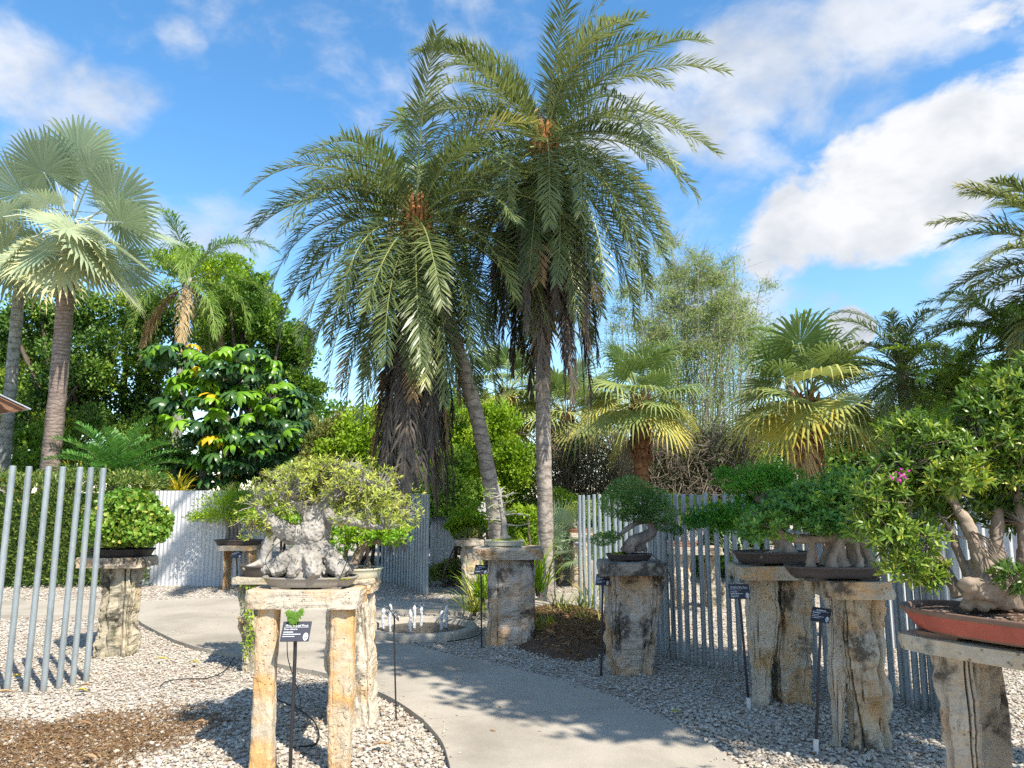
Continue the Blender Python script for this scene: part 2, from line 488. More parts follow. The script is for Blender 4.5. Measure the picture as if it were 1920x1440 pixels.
# ================================================================ palette
M = {}
def mk():
    g = leafmat
    M['date'] = g('date_palm_leaf', [(0, (.055, .085, .028)), (.5, (.125, .165, .058)), (.85, (.25, .28, .095)), (1, (.42, .38, .12))], .30, .75, .25)
    M['dead'] = g('dead_palm_leaf', [(0, (.06, .05, .042)), (.5, (.14, .118, .098)), (1, (.28, .235, .185))], .8, .15, .15)
    M['tan'] = g('drying_palm_leaf', [(0, (.25, .16, .08)), (.5, (.42, .30, .16)), (1, (.5, .40, .22))], .8, .15, .2)
    M['silver'] = g('silver_fan_leaf', [(0, (.19, .26, .16)), (.5, (.34, .41, .26)), (.8, (.46, .49, .28)), (1, (.56, .50, .22))], .42, .45, .3, 1.2)
    M['sabal'] = g('sabal_leaf', [(0, (.10, .16, .05)), (.5, (.21, .28, .09)), (.8, (.35, .38, .12)), (1, (.50, .42, .08))], .42, .5, .25)
    M['queen'] = g('queen_palm_leaf', [(0, (.09, .17, .03)), (.6, (.17, .27, .05)), (1, (.28, .34, .08))], .45, .4, .3)
    M['dark'] = g('dark_broadleaf', [(0, (.035, .08, .014)), (.5, (.08, .165, .026)), (.85, (.17, .29, .04)), (1, (.32, .41, .05))], .4, .5, .25)
    M['mid'] = g('mid_green_leaf', [(0, (.06, .13, .018)), (.5, (.13, .25, .03)), (1, (.28, .40, .05))], .42, .45, .3)
    M['lime'] = g('lime_leaf', [(0, (.12, .22, .015)), (.5, (.23, .37, .025)), (1, (.40, .50, .05))], .45, .4, .35)
    M['olive'] = g('olive_leaf', [(0, (.09, .12, .03)), (.5, (.19, .22, .05)), (1, (.34, .33, .10))], .5, .35, .3)
    M['willow'] = g('willow_ficus_leaf', [(0, (.17, .23, .045)), (.45, (.34, .40, .075)), (.85, (.52, .52, .11)), (1, (.54, .42, .14))], .45, .4, .3)
    M['bright'] = g('bright_ficus_leaf', [(0, (.08, .19, .01)), (.5, (.17, .34, .02)), (1, (.36, .45, .03))], .35, .5, .35)
    M['round'] = g('round_dome_leaf', [(0, (.07, .16, .02)), (.5, (.15, .29, .035)), (.85, (.28, .36, .05)), (1, (.42, .36, .08))], .32, .55, .25)
    M['cloud'] = g('tiny_dark_leaf', [(0, (.035, .09, .02)), (.5, (.09, .19, .04)), (1, (.22, .33, .08))], .35, .5, .2)
    M['rain'] = g('feathery_leaf', [(0, (.03, .12, .015)), (.5, (.07, .23, .025)), (1, (.16, .35, .04))], .5, .35, .3)
    M['ficus'] = g('ficus_leaf', [(0, (.04, .12, .02)), (.5, (.09, .22, .04)), (.9, (.20, .36, .05)), (1, (.34, .45, .05))], .28, .6, .25)
    M['lance'] = g('lance_leaf', [(0, (.04, .095, .015)), (.5, (.10, .18, .025)), (.85, (.24, .33, .045)), (1, (.42, .43, .07))], .3, .6, .25)
    M['umbrella'] = g('umbrella_tree_leaf', [(0, (.09, .22, .02)), (.6, (.20, .39, .03)), (.9, (.30, .48, .05)), (.96, (.6, .45, .02)), (1, (.65, .42, .02))], .22, .7, .28, 1.3)
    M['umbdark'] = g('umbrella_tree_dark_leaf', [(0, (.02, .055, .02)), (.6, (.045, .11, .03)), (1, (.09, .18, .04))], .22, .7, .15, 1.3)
    M['cycad'] = g('cycad_leaf', [(0, (.05, .15, .03)), (.5, (.11, .27, .055)), (1, (.22, .40, .10))], .3, .6, .22)
    M['croton'] = g('croton_leaf', [(0, (.10, .17, .02)), (.4, (.35, .32, .03)), (.8, (.55, .42, .04)), (1, (.5, .24, .04))], .4, .5, .3)
    M['hedge'] = g('hedge_leaf', [(0, (.05, .09, .018)), (.5, (.12, .19, .04)), (.85, (.23, .29, .06)), (1, (.42, .40, .10))], .35, .5, .22)
    M['bamboo'] = g('bamboo_leaf', [(0, (.18, .26, .07)), (.5, (.32, .40, .13)), (1, (.48, .52, .22))], .5, .35, .35)
    M['grass'] = g('grass_blade', [(0, (.12, .18, .02)), (.5, (.25, .30, .04)), (1, (.45, .38, .12))], .5, .35, .3)
    M['dry'] = g('dry_leaf', [(0, (.16, .09, .05)), (.5, (.30, .19, .10)), (1, (.45, .34, .2))], .8, .2, .15)
    M['pink'] = g('pink_petal', [(0, (.65, .03, .42)), (1, (.8, .08, .6))], .5, .3, .3)
    b = barkmat
    M['palmtrunk'] = b('palm_trunk', (.20, .165, .135), (.46, .40, .345), 7.5, 9, (1, 1, 1.6), bdist=.03)
    M['bismtrunk'] = b('fan_palm_trunk', (.15, .105, .085), (.40, .325, .285), 13, 10, (1, 1, 2.5), bdist=.03)
    M['greytrunk'] = b('grey_palm_trunk', (.17, .165, .14), (.42, .41, .36), 6, 7, (1, 1, 1), bdist=.02)
    M['bark'] = b('brown_bark', (.05, .038, .028), (.17, .135, .10), 0, 9)
    M['boots'] = b('red_brown_boots', (.12, .055, .03), (.36, .18, .10), 5, 9, (1, 1, 1))
    M['orange'] = b('orange_leaf_base', (.20, .085, .03), (.46, .21, .07), 0, 10)
    M['twig'] = b('grey_twig', (.16, .145, .12), (.40, .37, .33), 0, 20)
    M['darktwig'] = b('dark_twig', (.06, .05, .04), (.24, .20, .15), 0, 9)
    M['whitebark'] = b('pale_ficus_bark', (.15, .135, .115), (.42, .39, .35), 0, 11, (1, 1, .6), bstr=1.0, bdist=.015)
    M['tanbark'] = b('tan_bonsai_bark', (.14, .105, .075), (.40, .32, .245), 0, 9, (1, 1, .35), bstr=.9, bdist=.012)
    M['greybark'] = b('grey_bonsai_bark', (.09, .075, .065), (.30, .255, .22), 0, 11, (1, 1, .5), bstr=.9, bdist=.012)
    M['rachis'] = plainmat('palm_rachis', (.24, .27, .09), .45)
    M['rachisdry'] = plainmat('dry_rachis', (.22, .15, .09), .8)
    M['petiole'] = plainmat('silver_petiole', (.42, .46, .34), .5)
    M['bambooculm'] = plainmat('bamboo_culm', (.25, .235, .18), .6, var=.35)
    M['ochre'] = stonemat('ochre_limestone', (.60, .50, .37), (.46, .24, .065), .85, pits=.35)
    M['ochre2'] = stonemat('pale_ochre_limestone', (.60, .52, .41), (.45, .27, .10), .45, pits=.7)
    M['slabstone'] = stonemat('slab_limestone', (.60, .52, .41), (.42, .24, .085), .6, .25, pits=.6)
    M['grey'] = stonemat('grey_limestone', (.50, .435, .345), (.36, .21, .09), .45, .45, .1)
    M['greylich'] = stonemat('lichened_limestone', (.56, .48, .40), (.40, .23, .10), .55, .62, .05)
    M['darkslab'] = stonemat('dark_lichened_slab', (.40, .35, .29), (.28, .19, .10), .25, .85, .1)
    M['mossy'] = stonemat('mossy_limestone', (.52, .45, .34), (.40, .22, .08), .65, .6, .3)
    M['rough'] = stonemat('pitted_limestone', (.48, .42, .31), (.34, .23, .09), .35, .62, .4, pits=.9)
    M['potgrey'] = plainmat('grey_pot_glaze', (.27, .245, .215), .6, .35, var=.06)
    M['potdark'] = plainmat('dark_pot_clay', (.075, .060, .053), .6, .35, var=.2)
    M['potblack'] = plainmat('black_pot_clay', (.035, .03, .028), .6, .35, var=.3)
    M['potcream'] = plainmat('cream_pot_glaze', (.52, .50, .38), .4, .5, var=.12)
    M['potpale'] = plainmat('pale_pot_glaze', (.40, .40, .32), .5, .4, var=.12)
    M['potred'] = plainmat('red_pot_clay', (.34, .085, .06), .65, .3, var=.2)
    M['potbrown'] = plainmat('brown_pot_clay', (.17, .105, .075), .7, .3, var=.25)
    M['terracotta'] = plainmat('terracotta', (.34, .17, .11), .75, .25, var=.2)
    M['blackmetal'] = plainmat('black_metal', (.018, .018, .022), .45, .5, var=.2)
    M['plate'] = plainmat('sign_plate', (.035, .036, .05), .4, .5, var=.05, bstr=0)
    M['ink'] = plainmat('white_ink', (.8, .8, .8), .6, .2, var=.02, bstr=0)
    M['pvc'] = plainmat('white_plastic', (.65, .63, .58), .5, .4)
    M['hose'] = plainmat('black_hose', (.02, .02, .02), .6, .3)
    M['roofmetal'] = plainmat('roof_metal', (.55, .57, .6), .4, .5, metal=.4)
    M['wood'] = barkmat('brown_wood', (.12, .06, .035), (.26, .14, .085), 0, 14, (.3, 1, 1), bstr=.2)
    # galvanised steel
    m, nt = newmat('galvanised_steel'); s = NT(nt)
    v = s.coord('Object', (1, 1, .35))
    vo = s.n('ShaderNodeTexVoronoi', {'Vector': v, 'Scale': 55.0}).outputs['Color']
    n = s.noise(v, 4, 5)
    c = s.ramp(n, [(.3, (.20, .235, .25)), (.7, (.33, .37, .385))])
    vg = s.n('ShaderNodeSeparateColor', {0: vo}).outputs[0]
    c = s.mix(s.ma('MULTIPLY', vg, .22), c, (.5, .54, .55))
    spk = s.ramp(s.noise(s.coord('Object'), 70, 2), [(.72, (0, 0, 0)), (.78, (1, 1, 1))])
    c = s.mix(s.ma('MULTIPLY', spk, .5), c, (.75, .76, .76))
    zz = s.n('ShaderNodeSeparateXYZ', {0: s.coord('Object', rand=False)}).outputs[2]
    dz = s.ma('SUBTRACT', .16, s.ma('ADD', zz, s.ma('MULTIPLY', s.noise(s.coord('Object'), 9, 4), .12)), clamp=True)
    c = s.mix(s.ma('MULTIPLY', dz, 6.0, clamp=True), c, (.22, .17, .12))
    st = s.ramp(s.noise(s.coord('Object', (9, 9, .7)), 3, 5), [(.55, (0, 0, 0)), (.75, (1, 1, 1))])
    c = s.mix(s.ma('MULTIPLY', st, .35), c, (.16, .17, .17))
    s.finish(c, .5, .5, Metallic=.35)
    M['galv'] = m
    # corrugated sheet
    m, nt = newmat('corrugated_metal'); s = NT(nt)
    n = s.noise(s.coord('Object', (3, 3, .5)), 2.5, 6)
    c = s.ramp(n, [(.3, (.42, .425, .43)), (.7, (.54, .54, .54))])
    s.finish(c, .5, .45)
    M['corr'] = m
    # concrete path
    m, nt = newmat('path_concrete'); s = NT(nt)
    v = s.coord('Object', rand=False)
    n = s.noise(v, 1.1, 8, .6, .4); f = s.noise(v, 160, 3, .6); f2 = s.noise(v, 12, 6, .7)
    c = s.ramp(n, [(.3, (.30, .265, .215)), (.5, (.41, .365, .30)), (.7, (.47, .42, .35))])
    c = s.mix(s.ramp(f, [(.3, (0, 0, 0)), (.7, (1, 1, 1))]), s.mix(1.0, c, (.74, .74, .74), 'MULTIPLY'), c)
    c = s.mix(s.ma('MULTIPLY', s.ramp(f2, [(.5, (0, 0, 0)), (.75, (1, 1, 1))]), .3), c, (.27, .25, .22))
    pt = s.n('ShaderNodeTexVoronoi', {'Vector': v, 'Scale': 22.0}).outputs['Distance']
    c = s.mix(s.ramp(pt, [(.035, (1, 1, 1)), (.06, (0, 0, 0))]), c, (.12, .11, .1))
    s.finish(c, .9, .2, f, .35, .004)
    M['conc'] = m
    # gravel bed beneath the loose stones
    m, nt = newmat('gravel_bed'); s = NT(nt)
    v = s.coord('Object', rand=False)
    vo = s.n('ShaderNodeTexVoronoi', {'Vector': v, 'Scale': 34.0})
    g = s.n('ShaderNodeSeparateColor', {0: vo.outputs['Color']}).outputs[0]
    c = s.ramp(g, [(0, (.20, .165, .13)), (.25, (.36, .33, .29)), (.6, (.50, .47, .42)), (1, (.66, .63, .57))])
    ed = s.ramp(vo.outputs['Distance'], [(.35, (0, 0, 0)), (.75, (1, 1, 1))])
    c = s.mix(s.ma('MULTIPLY', ed, .7), c, (.22, .175, .13))
    nb = s.noise(v, .9, 7, .65, .5)
    c = s.mix(s.ma('MULTIPLY', s.ramp(nb, [(.48, (0, 0, 0)), (.68, (1, 1, 1))]), .6), c, (.22, .145, .10))
    s.finish(c, .9, .2, vo.outputs['Distance'], -.9, .02)
    M['gravelbed'] = m
    # loose stones
    m, nt = newmat('gravel_stone'); s = NT(nt)
    a = s.n('ShaderNodeAttribute', attribute_name='var').outputs['Fac']
    c = s.ramp(a, [(0, (.18, .115, .08)), (.10, (.30, .225, .16)), (.28, (.40, .35, .285)), (.62, (.48, .435, .37)), (.86, (.56, .515, .445)), (1, (.72, .69, .63))])
    n = s.noise(s.coord('Object', rand=False), 60, 4, .7)
    c = s.mix(s.ramp(n, [(.35, (0, 0, 0)), (.7, (1, 1, 1))]), s.mix(1.0, c, (.72, .69, .65), 'MULTIPLY'), c)
    s.finish(c, .85, .2)
    M['pebble'] = m
    m, nt = newmat('bark_mulch'); s = NT(nt)
    v = s.coord('Object', rand=False)
    c = s.ramp(s.noise(v, 60, 6, .75), [(.3, (.045, .028, .02)), (.5, (.13, .08, .055)), (.75, (.27, .185, .125))])
    s.finish(c, .95, .1, s.noise(v, 70, 5, .7), .9, .02)
    M['mulch'] = m
    m, nt = newmat('potting_soil'); s = NT(nt)
    v = s.coord('Object')
    vo = s.n('ShaderNodeTexVoronoi', {'Vector': v, 'Scale': 90.0})
    g = s.n('ShaderNodeSeparateColor', {0: vo.outputs['Color']}).outputs[0]
    c = s.ramp(g, [(0, (.035, .022, .016)), (.6, (.11, .07, .05)), (.9, (.20, .13, .09)), (1, (.45, .40, .35))])
    s.finish(c, .95, .1, vo.outputs['Distance'], -.8, .01)
    M['soil'] = m
    m, nt = newmat('green_moss'); s = NT(nt)
    v = s.coord('Object')
    c = s.ramp(s.noise(v, 40, 6, .7), [(.3, (.07, .10, .01)), (.6, (.22, .24, .03)), (.8, (.30, .20, .08))])
    s.finish(c, .95, .1, s.noise(v, 90, 4), .8, .01)
    M['moss'] = m
    # water
    m, nt = newmat('pool_water'); s = NT(nt)
    v = s.coord('Object', rand=False)
    n = s.noise(v, 14, 5, .65, 1.0)
    fo = s.ramp(s.noise(v, 42, 5, .75), [(.56, (0, 0, 0)), (.66, (1, 1, 1))])
    c = s.mix(s.ma('MULTIPLY', fo, .7), (.035, .028, .022), (.6, .62, .63))
    s.finish(c, .3, .25, n, 1.0, .05)
    M['water'] = m
    m, nt = newmat('blue_pool_water'); s = NT(nt)
    v = s.coord('Object', rand=False)
    s.finish((.16, .27, .28), .05, .6, s.noise(v, 9, 5, .6, .6), .35, .03)
    M['water2'] = m
    m, nt = newmat('water_froth'); s = NT(nt)
    v = s.coord('Object')
    n = s.noise(v, 55, 5, .7)
    s.finish(s.ramp(n, [(.35, (.7, .74, .78)), (.6, (.95, .96, .97))]), .15, .6, n, 1.0, .02, **{'Transmission Weight': .25, 'IOR': 1.2})
    M['froth'] = m
mk()

# ================================================================ ground, paths
rng = np.random.default_rng(11)
mb = MB()
mb.add([(-600, -300, 0), (600, -300, 0), (600, 900, 0), (-600, 900, 0)], [(0, 1, 2, 3)])
o = mb.build('gravel_ground', M['gravelbed'], kind='structure')

PZ = 0.045
def poly(pxs, z=0.0): return np.array([gr(x, y, z)[:2] for x, y in pxs])
def prism(mb, xy, z0, z1, m=0):
    """flat-topped prism over any simple polygon"""
    from mathutils.geometry import tessellate_polygon
    n = len(xy)
    area = np.sum(xy[:, 0]*np.roll(xy[:, 1], -1) - np.roll(xy[:, 0], -1)*xy[:, 1])
    if area < 0: xy = xy[::-1]
    top = np.column_stack([xy, np.full(n, z1)]); bot = np.column_stack([xy, np.full(n, z0)])
    tr = np.array(tessellate_polygon([[Vector((*p, 0)) for p in xy]]))
    a, b, c = xy[tr[:, 0]], xy[tr[:, 1]], xy[tr[:, 2]]
    s = np.cross(b-a, c-a); tr[s < 0] = tr[s < 0][:, ::-1]
    mb.add(top, None, tr, m)
    q = [(i, (i+1) % n, n+(i+1) % n, n+i) for i in range(n)]
    mb.add(np.vstack([bot, top]), q, None, m)
    return xy
def smooth_xy(p, k=4): return spl(p, k)
near_left = poly([(866, 1520), (844, 1437), (831, 1394), (810, 1366), (794, 1349)], PZ)
near_right = poly([(1187, 1324), (1248, 1348), (1317, 1385), (1363, 1417), (1390, 1440), (1500, 1530)], PZ)
near_left, near_right = smooth_xy(near_left), smooth_xy(near_right)
j = np.array([-0.05, 1.0])*0.006
slab_near = np.vstack([near_left, near_right])
far_left = poly([(794, 1349), (785, 1343), (757, 1323), (720, 1302), (660, 1278), (600, 1260), (540, 1249), (437, 1227), (383, 1217), (333, 1202), (300, 1187), (268, 1170), (250, 1159), (200, 1154), (0, 1153), (-400, 1153)], PZ)
far_bound = poly([(-400, 1127), (0, 1127), (160, 1126), (267, 1127), (333, 1123), (430, 1121), (560, 1122), (705, 1125), (800, 1129), (900, 1134), (1000, 1122), (1100, 1106), (1200, 1095)], PZ)
inner = poly([(1200, 1104), (1100, 1115), (1010, 1136), (960, 1145), (910, 1150), (860, 1148), (790, 1143), (720, 1148), (680, 1160), (665, 1178), (685, 1193), (716, 1200), (789, 1213), (853, 1229), (927, 1245), (996, 1261), (1064, 1277), (1110, 1293), (1165, 1314), (1187, 1324)], PZ)
slab_far = np.vstack([smooth_xy(far_left) + [0, .010], smooth_xy(far_bound), smooth_xy(inner) + [0, .010]])
mb = MB(); slab_near = prism(mb, slab_near, -.1, PZ)
path = mb.build('concrete_path', M['conc'], kind='structure')
mb = MB(); slab_far = prism(mb, slab_far, -.1, PZ)
o = mb.build('path_slab', M['conc'], parent=path)
def inpoly(P, poly):
    x, y = P[:, 0], P[:, 1]; c = np.zeros(len(P), bool)
    a = poly; b = np.roll(poly, -1, 0)
    for (x0, y0), (x1, y1) in zip(a, b):
        if y0 == y1: continue
        m_ = ((y0 > y) != (y1 > y)) & (x < (x1-x0)*(y-y0)/(y1-y0)+x0)
        c ^= m_
    return c
def onpath(P): return inpoly(P, slab_near) | inpoly(P, slab_far)
FC = np.array([at(790, 1165, 9.1)[0], 9.1]); FRAD = .67
mulch_c = gr(110, 1400)[:2]
bed_c = gr(1062, 1180)[:2]
def mulchness(P):
    a = np.hypot((P[:, 0]-mulch_c[0])/1.05, (P[:, 1]-mulch_c[1])/.85)
    n = fbm(np.column_stack([P*3.0, np.zeros(len(P))]), 3, 4)*.45
    b = np.hypot((P[:, 0]-bed_c[0])/.75, (P[:, 1]-bed_c[1])/1.7)
    return np.maximum(np.clip((1.05-a+n)*2.2, 0, 1), np.clip((1.0-b+n*.6)*2.5, 0, 1))

# loose gravel
def ico():
    p = (1+5**.5)/2
    v = np.array([(-1,p,0),(1,p,0),(-1,-p,0),(1,-p,0),(0,-1,p),(0,1,p),(0,-1,-p),(0,1,-p),(p,0,-1),(p,0,1),(-p,0,-1),(-p,0,1)])/math.hypot(1, p)
    f = np.array([(0,11,5),(0,5,1),(0,1,7),(0,7,10),(0,10,11),(1,5,9),(5,11,4),(11,10,2),(10,7,6),(7,1,8),(3,9,4),(3,4,2),(3,2,6),(3,6,8),(3,8,9),(4,9,5),(2,4,11),(6,2,10),(8,6,7),(9,8,1)])
    return v, f
OCT = (np.array([(1,0,0),(-1,0,0),(0,1,0),(0,-1,0),(0,0,1),(0,0,-1)], float), np.array([(0,2,4),(2,1,4),(1,3,4),(3,0,4),(2,0,5),(1,2,5),(3,1,5),(0,3,5)]))
def pebbles(mb, rng, P, r, tm, z=0.004, drop=None):
    n = len(P); tv, tf = tm
    v = np.broadcast_to(tv, (n, *tv.shape)).copy()
    v *= rng.uniform(.72, 1.25, (n, len(tv), 1))
    sc = np.column_stack([rng.uniform(.8, 1.35, n), rng.uniform(.7, 1.1, n), rng.uniform(.4, .8, n)])
    v *= (sc*r[:, None])[:, None]
    a = rng.uniform(0, 6.283, n); ca, sa = np.cos(a)[:, None], np.sin(a)[:, None]
    tl = rng.normal(size=n)*.35; ct, st = np.cos(tl)[:, None], np.sin(tl)[:, None]
    y, zz = v[..., 1]*ct - v[..., 2]*st, v[..., 1]*st + v[..., 2]*ct
    x = v[..., 0]*ca - y*sa; y = v[..., 0]*sa + y*ca
    v = np.stack([x, y, zz], -1)
    v[..., :2] += P[:, None]; v[..., 2] += (z + r*rng.uniform(.1, .75, n))[:, None]
    F = (tf[None] + (np.arange(n)*len(tv))[:, None, None]).reshape(-1, 3)
    var = np.clip(rng.beta(2.2, 1.6, n), 0, 1)
    mb.add(v.reshape(-1, 3), None, F, 0, np.repeat(var, len(tv)))
mb = MB(); ic = ico()
for (y0, y1, dens, r0, r1, tm) in ((3.0, 6.0, 1900, .006, .019, ic), (6.0, 9.0, 1150, .008, .018, OCT), (9.0, 14.5, 260, .012, .022, OCT)):
    wd = .74*y1+.5
    n = int(dens*(y1-y0)*2*wd)
    P = np.column_stack([rng.uniform(-wd, wd, n), rng.uniform(y0, y1, n)])
    P = P[np.abs(P[:, 0]) < .74*P[:, 1]+.4]
    keep = ~onpath(P) & (np.hypot(P[:, 0]-FC[0], P[:, 1]-FC[1]) > FRAD+.01) & (rng.random(len(P)) > mulchness(P)*np.where(P[:, 0] < 0, .72, .97))
    P = P[keep]
    pebbles(mb, rng, P, r0+(r1-r0)*rng.random(len(P))**1.8, tm)
# a few stray stones on the path
P = np.column_stack([rng.uniform(-1.5, 3, 260), rng.uniform(4.3, 8.5, 260)])
e_ = rng.normal(size=(30000, 2))*.10; P = np.column_stack([rng.uniform(-4, 3, 30000), rng.uniform(4.2, 9.5, 30000)]); P = P[onpath(P) & ~onpath(P+e_) & (rng.random(30000) < .5)]
pebbles(mb, rng, P, rng.uniform(.004, .011, len(P)), OCT, z=PZ+.001)
mb.build('loose_gravel', M['pebble'], kind='stuff')
# bark mulch chips
mb = MB()
n = 26000
P = np.vstack([mulch_c + rng.normal(size=(n, 2))*[.75, .6], bed_c + rng.normal(size=(n, 2))*[.42, .95]])
P = P[(mulchness(P) > rng.random(len(P))*.9) & ~onpath(P)]
P = P[(P[:, 1] > 3.6)]
n = len(P); a = rng.uniform(0, 6.283, n)
bz = np.clip(1-(np.hypot((P[:, 0]-bed_c[0])/.78, (P[:, 1]-bed_c[1])/1.75))**2, 0, 1)*.165
A = np.column_stack([np.cos(a), np.sin(a), rng.normal(size=n)*.35])
Nn = np.column_stack([rng.normal(size=(n, 2))*.5, np.ones(n)])
leaves(mb, np.column_stack([P, rng.uniform(.004, .022, n)+bz]), A, Nn, rng.uniform(.012, .06, n)*(1+.6*(P[:, 0] > 0)), rng.uniform(.004, .011, n), np.clip(rng.normal(.4, .28, n), 0, 1), T2)
mb.build('bark_mulch', M['dry'], kind='stuff')
# mulch mounds
for nm, c, rx, ry, h, sd in (('mulch_bed', bed_c, .78, 1.75, .16, 3),):
    mb = MB(); K, n = 10, 48
    th = np.linspace(0, 2*math.pi, n, endpoint=False)
    V_ = []
    for k in range(K+1):
        f = k/K
        wob = 1+.18*vnoise(np.column_stack([np.cos(th)*1.7, np.sin(th)*1.7, np.full(n, sd)]), sd)
        x = c[0]+np.cos(th)*rx*f*wob; y = c[1]+np.sin(th)*ry*f*wob
        z = -.012+(h+.012)*(1-f**2)+fbm(np.column_stack([x*6, y*6, x*0]), 3, sd)*.03*h/.16*(1-f)
        V_.append(np.column_stack([x, y, z]))
    V_ = np.vstack(V_)
    q = [(k*n+i, (k+1)*n+i, (k+1)*n+(i+1) % n, k*n+(i+1) % n) for k in range(K) for i in range(n)]
    mb.add(V_, q)
    mb.build(nm, M['mulch'], kind='structure', smooth=True)

# ================================================================ steel poles
pole_me = {}
def pole_mesh(h):
    h = round(h, 2)
    if h not in pole_me:
        mb = MB(); r, n = .0245, 14
        th = np.linspace(0, 2*math.pi, n, endpoint=False)
        c = np.column_stack([np.cos(th), np.sin(th)])
        rings = [(r, -.15), (r, h-.003), (r-.002, h), (r-.005, h), (r-.005, h-.3)]
        V_ = np.vstack([np.column_stack([c*rr, np.full(n, z)]) for rr, z in rings])
        q = [(k*n+i, k*n+(i+1) % n, (k+1)*n+(i+1) % n, (k+1)*n+i) for k in range(len(rings)-1) for i in range(n)]
        mb.add(V_, q)
        pole_me[h] = mb.mesh('steel_pole', M['galv'], smooth=False)
    return pole_me[h]
ORD = ['first', 'second', 'third', 'fourth', 'fifth', 'sixth', 'seventh', 'eighth', 'ninth', 'tenth', 'eleventh', 'twelfth', 'thirteenth', 'fourteenth', 'fifteenth', 'sixteenth', 'seventeenth', 'eighteenth', 'nineteenth', 'twentieth']
def ordn(i):
    if i < 20: return ORD[i]
    t, u = divmod(i+1, 10)
    tens = {2: 'twenty', 3: 'thirty', 4: 'forty', 5: 'fifty', 6: 'sixty'}[t]
    if u == 0: return {2: 'twentieth', 3: 'thirtieth', 4: 'fortieth', 5: 'fiftieth', 6: 'sixtieth'}[t]
    return tens+'-'+ORD[u-1]
def pole(x, y, h, label, group, tilt=(0, 0)):
    o = bpy.data.objects.new('steel_pole', pole_mesh(h))
    COL.objects.link(o); o.location = (x, y, 0); o.rotation_euler = (tilt[0], tilt[1], rng.uniform(0, 6))
    ORG[o.name] = np.array([x, y, 0.])
    tag(o, label, 'pole', group)
    return o
for i, (px, py) in enumerate([(-22, 1310), (12, 1302), (48, 1300), (81, 1298), (110, 1293), (136, 1285), (161, 1279)]):
    p = gr(px, py)
    top = at(px+30, 873+i*.8, p[1])[2]
    pole(p[0], p[1], top, f'{ordn(i)} tall galvanised pole from the left frame edge, beside the dome bonsai', 'poles at the left beside the dome bonsai', (rng.normal()*.004, rng.normal()*.004))
far = [(1089, 1140), (1097, 1146), (1106, 1153), (1117, 1160), (1128, 1167), (1138, 1174), (1147, 1180), (1157, 1186), (1167, 1192), (1177, 1197), (1187, 1203), (1197, 1208), (1207, 1213), (1217, 1218), (1226, 1223), (1236, 1228), (1245, 1233), (1254, 1237), (1265, 1238), (1278, 1240), (1291, 1246), (1305, 1247), (1322, 1248), (1336, 1251), (1353, 1253), (1371, 1257), (1389, 1258)]
far += [(1389+k*20.5, 1258+k*4.2) for k in range(1, 15)]
far += [(1696, 1322), (1706, 1326), (1722, 1332), (1737, 1335), (1752, 1337), (1762, 1342), (1777, 1348), (1790, 1357), (1812, 1368), (1838, 1380), (1868, 1394)]
for i, (px, py) in enumerate(far):
    p = gr(px, py)
    side = 'long right-hand row, counted from its far end by the palm' 
    pole(p[0], p[1], 1.61+.03*(i/len(far))+rng.uniform(-.012, .012), f'{ordn(i)} galvanised pole in the {side}', 'poles of the long right-hand row', (rng.normal()*.004, rng.normal()*.004))
p0, p1 = gr(708, 1092), gr(800, 1118)
for i in range(18):
    f = (i/17)
    x = p0[0]+(p1[0]-p0[0])*f**.92; y = p0[1]+(p1[1]-p0[1])*f**1.3
    pole(x, y, 1.63+rng.uniform(-.01, .01), f'{ordn(17-i)} shaded pole from the right in the dense row behind the fountain', 'dense row of poles behind the fountain', (rng.normal()*.003, rng.normal()*.003))

# ================================================================ corrugated walls
def corrugated(name, p0, p1, h, label, nsheet, wl=.076, amp=.011):
    p0, p1 = np.array(p0), np.array(p1)
    d = p1-p0; L = np.linalg.norm(d); d = d/L; nn = np.array([-d[1], d[0]])
    t = thing(name, (*((p0+p1)/2), 0), label, 'wall')
    for k in range(nsheet):
        a, b = L*k/nsheet, L*(k+1)/nsheet+.03
        m_ = int((b-a)/wl*8); s = np.linspace(a, b, m_)
        off = amp*np.cos(s/wl*2*math.pi)+.003*(k % 2)
        xy = p0+d*s[:, None]+nn*off[:, None]
        zz = [-.05, .3, .8, 1.2, h]
        V_ = np.vstack([np.column_stack([xy, np.full(m_, z)]) for z in zz])
        q = [(r*m_+i, r*m_+i+1, (r+1)*m_+i+1, (r+1)*m_+i) for r in range(len(zz)-1) for i in range(m_-1)]
        mb = MB(); mb.add(V_, q)
        mb.build('corrugated_sheet', M['corr'], t, smooth=True)
    # screw heads, in two rows
    for z in (h*.84, h*.28):
        for s in np.arange(wl*2, L, wl*4):
            mb = MB(); c = np.append(p0+d*s-nn*(amp+.004)*np.sign(-nn[1]+1e-9)*-1, z)
            mb.add(OCT[0]*.007+c, None, OCT[1])
            scr.append(mb)
    return t
scr = []
A_, B_ = gr(262, 1098)[:2], gr(500, 1101)[:2]
wl_ = corrugated('corrugated_wall', A_, B_, at(350, 920, 13.7)[2], 'pale corrugated metal wall behind the dome bonsai', 5)
mb = MB()
for s_ in scr:
    v, q, t, mi, a = s_.arrays(); mb.add(v, None, t)
mb.build('screw_heads', M['galv'], wl_, kind='stuff')
scr = []
corrugated('corrugated_wall', (3.9, 8.3), (7.6, 5.9), 1.78, 'corrugated metal wall behind the red pot bonsai at right', 5)
scr = []
corrugated('corrugated_wall', gr(806, 1092)[:2], gr(850, 1088)[:2], at(830, 985, 14)[2], 'narrow corrugated panel half hidden by shrubs behind fountain', 1)

